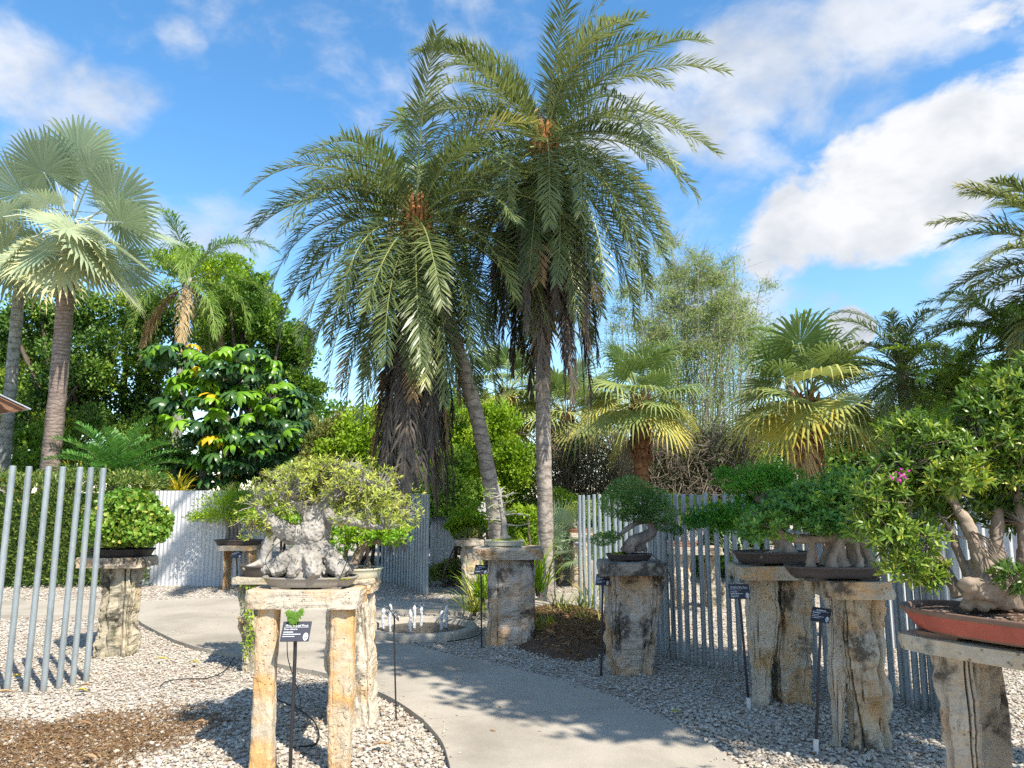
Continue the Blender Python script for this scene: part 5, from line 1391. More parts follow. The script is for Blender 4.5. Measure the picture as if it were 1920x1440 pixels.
# silver fan palm, left
def fan_palm(name, label, base, crown_z, r, fans, seed, mat, pm, tmat, petL, Rr, group=None, cat='palm', deadfans=0, boots=False, **kw):
    rg = np.random.default_rng(seed); base = np.asarray(base, float)
    t = thing(name, (base[0], base[1], 0), label, cat, group)
    c = np.array([base[0], base[1], crown_z])
    mb = MB(); zz = np.linspace(-.1, crown_z, 14)
    tube(mb, np.column_stack([base[0]+np.sin(zz*.8+seed)*.02, np.full(14, base[1]), zz]), np.linspace(r*1.12, r*.92, 14), 18, rough=.06, rs=9, seed=seed, k=6)
    mb.build('trunk', M[tmat], t, smooth=True)
    if boots:
        mb = MB()
        for k in range(60):
            a = k*2.4; z = crown_z-1.5+1.5*k/60; b = np.array([base[0]+math.cos(a)*r*.9, base[1]+math.sin(a)*r*.9, z])
            tube(mb, [b, b+[math.cos(a)*.10, math.sin(a)*.10, .22]], [.05, .018], 5)
        mb.build('leaf_boots', M['boots'], t)
    for az, el, sc, *tw_ in fans:
        mb = MB(); q = dict(kw); v = q.pop('var', .5)
        fan(mb, rg, c+np.array([math.cos(R(az))*.08, math.sin(R(az))*.08, rg.uniform(-.2, .15)]), R(az), R(el), petL*sc*rg.uniform(.85, 1.1), Rr*sc*rg.uniform(.92, 1.06), var=np.clip(v+rg.normal()*.12+(-el/60*.3), 0, 1), tw=(tw_[0] if tw_ else rg.normal()*.3), **q)
        mb.build('fan_leaf', [M[mat], M[pm]], t)
    for i in range(deadfans):
        mb = MB(); q = dict(kw); q['droop'] = 1.3; q.pop('var', 0); az = i*2.4+seed
        fan(mb, rg, c-[0, 0, .3+.3*rg.random()], az, R(-50-25*rg.random()), petL*.7, Rr*.85, var=rg.uniform(.3, 1), **q)
        mb.build('dead_fan', [M['tan' if rg.random() < .6 else 'dead'], M['rachisdry']], t)
    return t
b = at(104, 760, 14.6); cz = at(104, 420, 14.6)[2]
fl = [(-98, 104, 1.05, .1), (-62, 84, 1.0, -.25), (-18, 32, 1.05, -.9), (-95, 22, .6, .2), (-128, -12, 1.0, .2), (-62, -14, 1.0, -.2), (-26, -14, 1.1, -.35), (-140, 78, 1.05, .5), (-172, 42, 1.05, .8), (-36, -44, .95, -.3), (-160, -22, 1.0, .4), (-115, 62, .95, .2), (-40, 50, .8, -.6), (-10, 8, .95, -.7), (62, 40, 1), (130, 35, 1), (25, 2, 1), (150, 0, 1), (60, -25, 1), (-100, -40, 1), (-72, -46, 1.05), (-44, -34, 1.15), (-18, -36, 1.1), (-138, -42, 1.1)]
fan_palm('silver_fan_palm', 'silver green fan palm with brown trunk behind the hedge at left', b, cz, .165, fl, 5, 'silver', 'petiole', 'bismtrunk', 1.2, 1.08, nseg=40, spread=150, fuse_=.58, droop=.2, cup=.10, pr=.02, var=.5, fold=.07, deadfans=0)
b = at(18, 760, 15.6)
fan_palm('silver_fan_palm', 'fan palm with lichened grey trunk at the left frame edge', at(16, 760, 15.6), at(24, 470, 15.6)[2], .12, [(-30, -38, 1), (-70, -30, 1), (-120, -30, 1), (0, 0, 1), (60, 20, 1), (120, 20, 1), (180, 10, 1), (-90, 40, 1), (-150, 40, 1)], 6, 'silver', 'petiole', 'greytrunk', 1.0, 1.15, nseg=40, spread=155, fuse_=.5, droop=.25, cup=.1, pr=.03, var=.6)

def gold(n, e0, e1, rg, sc=(.85, 1.1)):
    return [(math.degrees(i*2.39996), e0+(e1-e0)*i/(n-1)+rg.normal()*5, rg.uniform(*sc)) for i in range(n)]
rg = np.random.default_rng(8)
sab = [('cabbage palm with red brown trunk before the dark thicket', 1200, 745, 16.0, 34, 1.0, 9), ('cabbage palm half hidden behind the straight palm trunk', 1062, 775, 19.5, 30, 1.2, 12), ('cabbage palm seen between the two date palm trunks', 950, 735, 20, 24, 1.1, 14), ('cabbage palm with shaggy yellowing skirt at right of the bamboo', 1512, 745, 13.2, 36, 1.0, 16)]
for lb, px, py, Y, nf, Rr, sd in sab:
    c = at(px, py, Y)
    fan_palm('cabbage_palm', lb, (c[0], Y, 0), c[2], .16, gold(nf, 82, -42, rg), sd, 'sabal', 'rachis', 'boots', .8*Rr, .9*Rr, group='cabbage palms', nseg=30, spread=130, fuse_=.42, droop=.34, cup=.04, pr=.018, var=.6, deadfans=1, boots=True, sag=.05)

# queen palm
def feather_palm(name, label, base, cz, r, tmat, mat, n, L, e0, e1, seed, ll=.5, lw=.02, nl=60, bend=70, ndead=0, droop=.8, vee=.5, group=None, deadm='tan', var=.5, trunk=True):
    rg = np.random.default_rng(seed); t = thing(name, (base[0], base[1], 0), label, 'palm', group)
    c = np.array([base[0], base[1], cz])
    if trunk:
        mb = MB(); zz = np.linspace(-.1, cz, 10); tube(mb, np.column_stack([np.full(10, base[0]), np.full(10, base[1]), zz]), np.linspace(r*1.1, r*.9, 10), 12, rough=.06, k=4); mb.build('trunk', M[tmat], t, smooth=True)
    for i in range(n):
        f = i/max(1, n-1); az = i*2.39996+rg.normal()*.15; a0 = R(e0+(e1-e0)*f)+rg.normal()*.08
        mb = MB(); frond(mb, rg, L*rg.uniform(.88, 1.1), a0, max(a0-R(bend*rg.uniform(.8, 1.2)), R(-89)), nl, ll, lw, 58, 28, vee, droop, 1.3, .12, .018, az, c+[0, 0, -.2*f], var=var+rg.normal()*.1, jit=.2)
        mb.build('frond', [M[mat], M['rachis']], t)
    for i in range(ndead):
        az = i*2.1+seed; mb = MB(); frond(mb, rg, L*.9, R(-20), R(-89), nl, ll*.8, lw, 40, 20, .1, 1.2, .7, .1, .02, az, c-[0, 0, .25], var=rg.uniform(.2, .7), jit=.25)
        mb.build('dead_frond', [M[deadm], M['rachisdry']], t)
    return t
c = at(352, 520, 19); feather_palm('queen_palm', 'feathery pale green queen palm with hanging orange dead fronds', c, c[2], .13, 'greytrunk', 'queen', 20, 2.6, 75, -25, 3, .55, .022, 70, 95, 4, 1.3, .5)
c = at(2025, 490, 10.5); feather_palm('roadside_palm', 'date palm crown reaching in from the upper right edge', c, c[2], .16, 'palmtrunk', 'date', 52, 2.1, 82, -55, 4, .42, .026, 84, 62, 3, .5, .45, var=.68)
c = at(1690, 690, 13.0); feather_palm('small_date_palm', 'slender date palm with soft dark fronds above the red pot bonsai', c, c[2], .10, 'palmtrunk', 'date', 36, 1.7, 82, -50, 5, .34, .019, 72, 85, 0, .7, .4, 'small date palms')
c = at(1800, 745, 12.2); feather_palm('small_date_palm', 'date palm clump in shade at right behind the bonsai foliage', c, c[2], .10, 'palmtrunk', 'mid', 36, 1.7, 82, -50, 6, .34, .02, 72, 85, 0, .7, .4, 'small date palms', var=.8)
c = at(1905, 640, 11.6); feather_palm('small_date_palm', 'yellowing date palm fronds at the right frame edge', c, c[2], .10, 'palmtrunk', 'queen', 30, 1.6, 75, -60, 7, .34, .02, 70, 80, 2, .7, .4, 'small date palms')
c = at(770, 350, 17.5); feather_palm('slim_palm', 'pale green palm crown showing behind the leaning date palm', c, c[2], .1, 'greytrunk', 'queen', 22, 2.6, 60, -30, 17, .45, .024, 50, 75, 2, .6, .5)
c = at(1475, 640, 17.0); feather_palm('slim_palm', 'light green palm tip between bamboo and cabbage palm', c, c[2], .09, 'greytrunk', 'queen', 16, 1.1, 70, -20, 18, .28, .02, 44, 70, 0, .6, .4)

# cycad
c = at(218, 902, 14.9); tcy = thing('cycad', (c[0], c[1], 0), 'glossy green cycad with arching fronds behind the hedge', 'cycad')
rg = np.random.default_rng(4)
mb = MB(); tube(mb, [(c[0], c[1], -.1), (c[0], c[1], 1), (c[0], c[1], c[2])], [.2, .18, .15], 12, rough=.2, k=4); mb.build('trunk', M['bark'], tcy, smooth=True)
for i in range(40):
    f = i/39; mb = MB(); frond(mb, rg, 1.35*rg.uniform(.85, 1.1), R(84-95*f), R(30-90*f), 66, .24, .022, 70, 55, .55, .15, 1.5, .12, .014, i*2.39996, c, var=.5+rg.normal()*.12, jit=.05); mb.build('frond', [M['cycad'], M['rachis']], tcy)

# ================================================================ umbrella tree
Y = 16.0; c = at(440, 900, Y); tu = thing('umbrella_tree', (c[0], c[1], 0), 'umbrella tree with shining drooping leaf whorls above the corrugated wall', 'tree')
def whorl_mesh(seed, var, mat, k=11, L=.34):
    rg = np.random.default_rng(seed); mb = MB()
    for j_ in range(k):
        a = j_/k*2*math.pi+rg.normal()*.08; l = L*rg.uniform(.85, 1.1); w = l*.15
        s = np.array([0, .12, .4, .75, 1.0]); e = R(-8)-s**1.1*R(88)+rg.normal()*.12
        h = np.concatenate([[0], np.cumsum(np.cos(e[:-1])*np.diff(s))])*l; z = np.concatenate([[0], np.cumsum(np.sin(e[:-1])*np.diff(s))])*l
        ww = np.array([.12, .45, 1, .85, .12])*w
        ca, sa = math.cos(a), math.sin(a); V_ = []
        for q in range(5):
            nz, nh = math.cos(e[q]), -math.sin(e[q])
            for sd in (-1, 0, 1):
                x, y, zz = h[q]+nh*(-.25*ww[q] if sd == 0 else 0)*-1, ww[q]*sd, z[q]+nz*(.25*ww[q] if sd == 0 else 0)
                V_.append((x*ca-y*sa, x*sa+y*ca, zz))
        q4 = [(q*3+d, q*3+d+1, q*3+d+4, q*3+d+3) for q in range(4) for d in range(2)]
        mb.add(V_, q4, None, 0, np.clip(var+rg.normal()*.04, 0, 1))
    tube(mb, [(0, 0, 0), (0, 0, -.1)], .006, 4, m=1)
    return mb.mesh('leaf_whorl', [M[mat], M['rachis']], True)
rg = np.random.default_rng(12)
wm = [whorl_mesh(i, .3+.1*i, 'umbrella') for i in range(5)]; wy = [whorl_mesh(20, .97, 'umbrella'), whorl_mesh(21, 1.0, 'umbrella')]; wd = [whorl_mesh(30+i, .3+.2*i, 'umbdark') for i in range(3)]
ub = [(450, 690, 80, 42, 0), (510, 770, 62, 60, .1), (340, 672, 58, 30, .1), (425, 790, 95, 70, -.2), (505, 840, 55, 60, -.1), (380, 740, 70, 50, .1), (455, 850, 70, 50, -.3), (300, 665, 30, 18, .2), (550, 750, 28, 28, .1), (400, 880, 60, 34, -.1)]
Bu = pxblobs([(a, b_, r1, r2, d, r1*.9) for a, b_, r1, r2, d in ub], Y)
Pw, Ow, _ = blob_points(rg, Bu, 900, .25, .1)
k = 0
for p, o_ in zip(Pw, Ow):
    if o_[1] > .35 or o_[2] < -.75 or k > 225: continue
    k += 1; u = rg.random()
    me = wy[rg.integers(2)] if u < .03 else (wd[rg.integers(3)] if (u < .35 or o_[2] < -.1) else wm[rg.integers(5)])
    place('leaf_whorl', me, tu, p, (rg.normal()*.3-o_[1]*-.45, rg.normal()*.3+o_[0]*.45, rg.uniform(0, 6.28)), rg.uniform(.7, 1.15))
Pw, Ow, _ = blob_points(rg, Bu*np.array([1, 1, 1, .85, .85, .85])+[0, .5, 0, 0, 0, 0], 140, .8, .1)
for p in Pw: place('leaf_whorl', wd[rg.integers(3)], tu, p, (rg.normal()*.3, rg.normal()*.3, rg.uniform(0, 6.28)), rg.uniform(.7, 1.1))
mb = MB()
for pts in ([(390, 930), (380, 880), (375, 830), (352, 760), (330, 700)], [(400, 930), (430, 860), (450, 790), (455, 710)], [(400, 930), (455, 880), (500, 830), (530, 770)], [(392, 930), (385, 850), (400, 790), (380, 730)]):
    P = np.array([at(a, b_, Y+.2) for a, b_ in pts]); P[0, 2] = 0
    tube(mb, P, np.linspace(.085, .025, len(P)), 8, k=5, rough=.15)
mb.build('trunk', M['greytrunk'], tu, smooth=True)

# ================================================================ broadleaf trees and shrubs
def leafy(name, label, base, blobs, n, L, W, mat, stems=None, trunk_r=.15, group=None, cat='tree', tm=T2, seed=0, subk=0, subr=.5, bark='bark', shell=.8, lump=.35, twn=0, nup=.6, vb=.18, part='crown', smooth_ground=True, **kw):
    rg = np.random.default_rng(seed+100); base = np.asarray(base, float)
    t = thing(name, (base[0], base[1], 0), label, cat, group)
    B = np.asarray(blobs, float)
    if subk:
        B = np.vstack([B*[1, 1, 1, .72, .72, .72]]+[subblobs(rg, b[:3], b[3:6], subk, subr*(b[3]+b[5])/2, zmin=-.9) for b in B])
    B[:, 2] = np.maximum(B[:, 2], B[:, 5]*.5)
    mb = MB(); P = foliage(mb, rg, B, n, L, W, tm, shell=shell, lump=lump, nup=nup, vb=vb, **kw)
    if (P[:, 2] < .0).any(): pass
    mb.build(part, M[mat], t, kind='stuff')
    mb = MB()
    if stems is None:
        ctr = B[:, :3].mean(0); tr0 = np.array([base[0], base[1], -.1]); fk = tr0*.45+ctr*.55; fk[2] = max(.6, ctr[2]*.55)
        tube(mb, [tr0, tr0*.5+fk*.5+rg.normal(size=3)*.08*[1, 1, 0], fk], [trunk_r*1.2, trunk_r, trunk_r*.75], 10, rough=.15, k=4)
        for b in B[rg.choice(len(B), min(len(B), 12), replace=False)]:
            tube(mb, [fk, fk*.5+b[:3]*.5+rg.normal(size=3)*.15, b[:3]], [trunk_r*.55, trunk_r*.35, trunk_r*.12], 6, rough=.1, k=3)
    else:
        for _ in range(stems):
            b = B[rg.integers(len(B))]; s0 = np.array([base[0]+rg.normal()*.25, base[1]+rg.normal()*.2, -.05])
            tube(mb, [s0, s0*.5+b[:3]*.5+rg.normal(size=3)*.12, b[:3]], [trunk_r, trunk_r*.7, trunk_r*.25], 6, rough=.15, k=3)
    if twn:
        Q = P[rg.choice(len(P), twn)]; C_ = B[np.linalg.norm(Q[:, None]-B[None, :, :3], axis=2).argmin(1), :3]
        twigs(mb, C_, Q, trunk_r*.08, trunk_r*.03, 0, 0, rg)
    mb.build('trunk' if stems is None else 'stems', M[bark], t, smooth=True)
    return t
def tb(L, Y): return pxblobs([(a, b_, rx, ry, dY, rx*.8) for a, b_, rx, ry, dY in L], Y)
bt = [('dark evergreen tree behind the silver fan palm', (150, 880), [(60, 620, 90, 60, 0), (150, 680, 90, 70, -.5), (60, 740, 80, 60, 0), (140, 590, 70, 50, .5), (120, 810, 110, 60, -.6)], 20, 15000, 'dark', 1),
      ('dark evergreen tree behind the cycad', (215, 880), [(240, 600, 80, 60, 0), (250, 690, 70, 60, -.4), (300, 590, 70, 60, .5), (200, 760, 80, 60, 0), (270, 830, 80, 50, -.4), (300, 760, 60, 60, .3)], 21, 15000, 'dark', 2),
      ('mid green tree beside the feathery queen palm', (480, 880), [(450, 560, 70, 45, 0), (500, 610, 58, 60, -.4), (420, 630, 60, 50, .3), (540, 680, 45, 60, 0), (470, 700, 60, 60, .3), (570, 740, 45, 50, .2), (560, 640, 30, 40, .2)], 21, 15000, 'mid', 3),
      ('tall yellow green tree top far behind the queen palm', (440, 880), [(400, 515, 70, 42, 0), (470, 530, 40, 36, 0), (330, 490, 50, 34, 0), (440, 600, 90, 60, .5)], 25, 10000, 'lime', 4)]
for lb, bp, bl, Y, n, mt, sd in bt:
    leafy('broadleaf_tree', lb, at(bp[0], bp[1], Y), tb(bl, Y), int(n*1.5), .125, .07, mt, seed=sd, subk=14, subr=.42, trunk_r=.2, group='broadleaf trees at left', vb=.22)
leafy('broadleaf_tree', 'dark tree filling the gap left of the silver palm trunk', at(40, 880, 22), tb([(30, 680, 70, 60, 0), (90, 760, 60, 60, 0), (20, 800, 80, 60, 0), (-40, 700, 80, 80, 0), (100, 640, 50, 50, 0)], 22), 18000, .125, .07, 'dark', seed=9, subk=14, subr=.42, trunk_r=.2, group='broadleaf trees at left')
leafy('evergreen_shrub', 'glossy shrub at the foot of the left palms', at(60, 890, 17), tb([(62, 830, 40, 40, 0), (40, 870, 50, 40, -.4), (95, 850, 30, 40, 0), (20, 900, 60, 50, 0)], 17), 5200, .11, .06, 'mid', seed=21, subk=6, subr=.4, trunk_r=.05, cat='shrub')
leafy('evergreen_shrub', 'dark leafy shrub between cycad and umbrella tree', at(315, 890, 17.5), tb([(320, 850, 50, 50, 0), (300, 890, 70, 40, 0), (350, 900, 50, 40, -.5), (180, 870, 70, 40, .2), (240, 860, 60, 40, .3)], 17.5), 8500, .11, .06, 'dark', seed=22, subk=6, subr=.4, trunk_r=.05, cat='shrub')
# far belt of trees, closes the view at the horizon
far_l = [('distant dark tree beyond the left garden', -420, 700, 34, 'dark'), ('distant tree far behind the pavilion roof', -150, 720, 36, 'dark'), ('distant tree low behind the leaning palm', 600, 800, 32, 'mid'), ('distant tree low behind the straight palm', 860, 790, 33, 'dark'), ('distant dark tree behind the bamboo', 1300, 850, 34, 'dark'), ('distant tree right of the bamboo', 1450, 840, 33, 'mid'), ('distant dark tree behind the cabbage palm with yellow skirt', 1620, 830, 32, 'dark'), ('distant dark tree behind the right hand date palms', 1800, 800, 30, 'dark'), ('distant dark tree beyond the right frame edge', 2080, 780, 30, 'dark')]
for i, (lb, px, py, Y, mt) in enumerate(far_l):
    leafy('distant_tree', lb, at(px, 900, Y), tb([(px, py, 95, 60, 0), (px-70, py+50, 70, 60, 0), (px+70, py+50, 70, 60, 0), (px, py+80, 120, 50, 0)], Y), 9000, .24, .14, mt, seed=30+i, subk=14, subr=.5, trunk_r=.25, group='distant trees closing the view')
leafy('broadleaf_tree', 'mid green tree behind the big red pot bonsai', at(1790, 900, 14.5), tb([(1760, 760, 70, 50, 0), (1850, 720, 80, 60, 0), (1700, 820, 60, 50, 0), (1800, 830, 90, 60, -.3), (1900, 800, 80, 80, 0), (1980, 740, 80, 90, 0)], 14.5), 17000, .09, .045, 'mid', seed=25, subk=14, subr=.45, trunk_r=.14)
# shrubs around the palms
sh = [('olive grey loose shrub left of the leaning palm skirt', (610, 930), [(600, 830, 55, 50, 0), (625, 870, 60, 50, -.3), (580, 880, 45, 40, 0), (640, 800, 35, 30, 0)], 18.5, 8500, 'olive', .07, .035),
      ('lime green shrub under the hanging dead fronds', (700, 960), [(690, 800, 60, 36, 0), (720, 850, 70, 50, -.3), (660, 850, 50, 40, 0), (770, 870, 50, 50, 0), (700, 900, 60, 30, .3)], 18.0, 13000, 'lime', .075, .045),
      ('bright lime shrub right of the curved palm trunk', (930, 980), [(930, 800, 48, 50, 0), (945, 860, 48, 50, -.2), (900, 780, 35, 30, .2), (920, 910, 45, 40, 0), (965, 890, 28, 30, 0)], 17.4, 13000, 'lime', .065, .04),
      ('dark leafy shrub behind the row of poles', (770, 1030), [(760, 930, 75, 40, 0), (800, 960, 60, 50, -.3), (740, 985, 60, 50, 0), (820, 900, 50, 36, 0), (700, 960, 50, 50, 0)], 17.0, 8500, 'mid', .075, .045),
      ('green shrub with bare brown stems right of the pole row', (838, 1070), [(835, 940, 45, 40, 0), (860, 980, 40, 40, -.2), (870, 920, 40, 40, .2), (820, 1020, 20, 34, .2), (850, 880, 40, 40, .2)], 16.6, 8500, 'mid', .07, .04),
      ('lime shrub low beside the far sunlit stand', (885, 1060), [(880, 965, 30, 26, 0), (858, 990, 26, 20, 0), (905, 985, 24, 20, 0)], 13.5, 2600, 'lime', .05, .03),
      ('pale green bush beside the umbrella tree', (560, 930), [(560, 800, 40, 30, 0), (575, 850, 50, 40, 0), (545, 890, 45, 40, 0), (620, 900, 55, 40, .3)], 19.5, 8000, 'olive', .08, .045),
      ('mid green bush deep behind the two palm trunks', (860, 930), [(830, 800, 60, 40, 0), (870, 830, 60, 50, 0), (800, 860, 60, 50, 0), (860, 890, 70, 40, 0), (990, 880, 40, 50, 0), (985, 930, 40, 40, -.5), (960, 950, 40, 30, -.5)], 20.5, 12000, 'lime', .09, .05),
      ('yellow green shrub behind the sparse bonsai', (985, 1050), [(975, 965, 30, 22, 0), (1000, 985, 26, 28, 0), (965, 1000, 26, 24, 0), (990, 1020, 22, 24, 0)], 12.4, 3400, 'lime', .05, .028)]
for i, (lb, bp, bl, Y, n, mt, L, W) in enumerate(sh):
    leafy('garden_shrub', lb, at(bp[0], bp[1], Y), tb(bl, Y), int(n*1.25), L*1.15, W*1.15, mt, stems=9, trunk_r=.035, seed=50+i, subk=11, subr=.55, cat='shrub', group='shrubs behind the fountain', twn=160)
# hedge at left
def hedge(label, p0, p1, depth, h, n, L, W, mat, seed, name='clipped_hedge', bump=.1):
    rg = np.random.default_rng(seed); p0, p1 = np.array(p0), np.array(p1); d = p1-p0; Ln = np.linalg.norm(d); d /= Ln; nn = np.array([-d[1], d[0]]); nn = nn if nn[1] > 0 else -nn
    t = thing(name, (*((p0+p1)/2), 0), label, 'hedge')
    f = rg.random(n); s = rg.uniform(0, Ln, n); z = rg.uniform(.05, h, n); q = rg.uniform(0, depth, n)
    top = f < .25; z = np.where(top, h, z); q = np.where(top, q, 0)
    en = f > .92; s = np.where(en, Ln, s); q = np.where(en, rg.uniform(0, depth, n), q); z = np.where(en, rg.uniform(.05, h, n), z)
    P = np.column_stack([p0+d*s[:, None]+nn*q[:, None], z]); P += rg.normal(size=(n, 3))*[.05, .05, .05]+fbm(P*1.7, 3, seed)[:, None]*np.array([*(-nn*bump*1.3), bump])
    O = np.where(top[:, None], [0, 0, 1.], np.where(en[:, None], [*d, .2], [*(-nn), .25]))
    mb = MB(); A = O+rsph(rg, n)*.8+[0, 0, .3]; leaves(mb, P, A, O+rsph(rg, n)*.7, L*rg.uniform(.7, 1.3, n), W*rg.uniform(.7, 1.2, n), np.clip(.5+rg.normal(size=n)*.25, 0, 1), T2); mb.build('leaves', M[mat], t, kind='stuff')
    mb = MB()
    for s_ in np.arange(.15, Ln, .35):
        b = p0+d*s_+nn*depth*.45; tube(mb, [(b[0], b[1], -.05), (b[0]+rg.normal()*.1, b[1], h*.5), (b[0]+rg.normal()*.15, b[1], h*.92)], [.03, .022, .008], 5)
    # dense inner twig work
    m_ = int(Ln*120); A_ = np.column_stack([p0+d*rg.uniform(0, Ln, m_)[:, None]+nn*depth*.5, rg.uniform(.1, h*.8, m_)]); B_ = A_+rg.normal(size=(m_, 3))*[.25, .25, .2]; twigs(mb, A_, B_, .008, .004, 0, 0, rg)
    mb.build('stems', M['bark'], t)
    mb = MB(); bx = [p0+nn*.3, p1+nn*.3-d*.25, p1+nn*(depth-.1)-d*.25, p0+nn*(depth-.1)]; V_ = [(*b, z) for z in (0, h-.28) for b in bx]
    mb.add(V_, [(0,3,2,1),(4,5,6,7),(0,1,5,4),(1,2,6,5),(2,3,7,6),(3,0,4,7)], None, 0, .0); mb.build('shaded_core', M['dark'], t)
    return t
e = gr(255, 1102); hedge('clipped green hedge behind the left row of poles', (-15.5, 12.6), (e[0], 13.5), 1.3, 1.93, 32000, .085, .034, 'hedge', 71)
hedge('low yellow green hedge behind the right row of poles', (at(1015, 1000, 16.5)[0], 16.8), (at(1460, 1000, 14.0)[0], 14.2), .8, 1.42, 9000, .07, .04, 'lime', 72, bump=.25)
hedge('dark hedge low behind the square ochre stand', (at(1000, 1000, 19)[0], 19.3), (at(1420, 1000, 19)[0], 19.0), 1.0, 1.5, 5000, .1, .05, 'dark', 73, bump=.25)
# bamboo
Yb = 22.0
tbm = thing('bamboo_grove', (at(1320, 900, Yb)[0], Yb, 0), 'feathery pale bamboo grove rising right of the date palm', 'bamboo')
rg = np.random.default_rng(77); mbl = MB()
for i in range(88):
    px = np.clip(rg.normal(1300, 62), 1185, 1430); base = at(px, 900, Yb+rg.uniform(-1.2, 1.5)); base[2] = 0
    tpy = 455+abs(px-1290)*.8+rg.uniform(0, 190); top = at(px+rg.normal()*42, tpy, base[1])
    mid = base*.45+top*.55+[rg.normal()*.15, 0, 0]; P = spl([base, mid, top, top+[rg.normal()*.3, 0, .15]], 6)
    mb = MB(); tube(mb, P, np.linspace(.022, .004, len(P)), 5, cap=False); mb.build('culm', M['bambooculm'], tbm)
    n = 430; f = rg.uniform(.22, 1, n)**.8; idx = (f*(len(P)-1)).astype(int); c = P[idx]+rg.normal(size=(n, 3))*np.array([.34, .34, .2])*(1.15-f[:, None]*.75)
    A = rsph(rg, n)+[0, 0, -.35]; leaves(mbl, c, A, rsph(rg, n)+[0, 0, .6], rg.uniform(.08, .17, n), rg.uniform(.014, .028, n), np.clip(.5+rg.normal(size=n)*.25, 0, 1))
    m_ = 60; A_ = P[rg.integers(4, len(P), m_)]; twigs(mbl, A_, A_+rg.normal(size=(m_, 3))*[.3, .3, .1]+[0, 0, .25], .006, .003, 1, 0, rg)
mbl.build('foliage', [M['bamboo'], M['bambooculm']], tbm, kind='stuff')
# dark twiggy thicket
Yt = 18.2; tt = thing('dark_thicket', (at(1220, 900, Yt)[0], Yt, 0), 'dark tangled twiggy thicket low behind the cabbage palms', 'thicket')
mb = MB(); m_ = 5200; px = rg.uniform(1010, 1420, m_); py = rg.uniform(815, 1000, m_); A_ = np.array([at(a, b_, Yt+rg.uniform(-.4, 1.0)) for a, b_ in zip(px, py)]); A_ = A_[A_[:, 2] > .1]; n = len(A_)
B_ = A_+rg.normal(size=(n, 3))*[.32, .2, .42]; B_[:, 2] = np.maximum(B_[:, 2], .05); twigs(mb, A_, B_, .012, .005, 0, 0, rg); mb.build('stems', M['darktwig'], tt, kind='stuff')
mb = MB(); foliage(mb, rg, tb([(1040, 870, 60, 50, .6), (1110, 880, 70, 50, .6), (1190, 880, 70, 50, .6), (1270, 870, 70, 56, .6), (1340, 860, 70, 60, .6), (1400, 870, 60, 60, .6), (1060, 940, 70, 50, .8), (1180, 950, 80, 50, .8), (1300, 950, 80, 50, .8)], Yt), 12000, .13, .028, T2, up=-.2); mb.build('leaves', M['dark'], tt, kind='stuff')
# ---- small plants
def rosette(label, px, py, Y, n, L, W, mat, seed, e0=80, e1=5, name='strap_leaf_plant', cat='plant', group=None, bend=60):
    rg = np.random.default_rng(seed); c = at(px, py, Y); c[2] = max(0.0, c[2]); t = thing(name, c, label, cat, group); mb = MB()
    for i in range(n):
        az = i*2.39996; e = R(e0+(e1-e0)*i/n)+rg.normal()*.1; l = L*rg.uniform(.7, 1.15); s = np.linspace(0, 1, 5); ee = e-R(bend)*s**1.5
        h = np.concatenate([[0], np.cumsum(np.cos(ee[:-1]))])*l/4; z = np.concatenate([[0], np.cumsum(np.sin(ee[:-1]))])*l/4
        d = np.array([math.cos(az), math.sin(az), 0]); sd = np.array([-d[1], d[0], 0]); w = W*np.array([.6, 1, .9, .6, .03])/2
        P = c+np.outer(h, d)+np.column_stack([0*z, 0*z, z])+rg.normal(size=3)*[.06, .06, 0]
        P[:, 2] = np.maximum(P[:, 2], .015)
        V_ = np.stack([P-sd*w[:, None], P+sd*w[:, None]], 1).reshape(-1, 3)
        mb.add(V_, [(2*k, 2*k+1, 2*k+3, 2*k+2) for k in range(4)], None, 0, np.clip(.5+rg.normal()*.25, 0, 1))
    mb.build('leaves', M[mat], t, kind='stuff'); mb = MB(); tube(mb, [c-[0, 0, .05], c+[0, 0, .06]], [.03, .015], 6); mb.build('stem', M['bark'], t); return t
rosette('yellow croton with strap leaves left above the corrugated wall', 270, 925, 14.6, 46, .6, .035, 'croton', 81)
rosette('orange tipped croton right above the corrugated wall', 335, 925, 14.5, 46, .6, .035, 'croton', 82)
rosette('green and yellow croton next to the palm trunk', 140, 900, 15.2, 50, .55, .05, 'croton', 83)
bed = [(1022, 1190, 'grass', 'dry grass tuft at the foot of the straight palm'), (1060, 1165, 'grass', 'yellowing strap plant in the middle of the mulch bed'), (1095, 1180, 'grass', 'dry strap plant near the lichened stand'), (1045, 1150, 'hedge', 'green low plant just right of the palm foot'), (1085, 1150, 'hedge', 'green low plant beside the first poles'), (1110, 1140, 'grass', 'tall grass blades before the first poles')]
for i, (px, py, mt, lb) in enumerate(bed):
    g = gr(px, py+8); rosette(lb, px, py+8, g[1], 60, .42 if i < 5 else .75, .014, mt, 90+i, 85, 15, 'bed_plant', group='low plants in the mulch bed')
g = gr(890, 1150); rosette('yellow green strap plant left of the shaded stand', 890, 1148, 9.9, 70, .62, .02, 'grass', 97, 85, 10)
g = gr(893, 1160); rosette('low green plant at the foot of the shaded stand', 905, 1120, 9.3, 50, .5, .025, 'lime', 98, 85, 20)
rosette('green plant right behind the shaded stand', 1008, 1110, 9.3, 60, .8, .018, 'lime', 99, 88, 30)
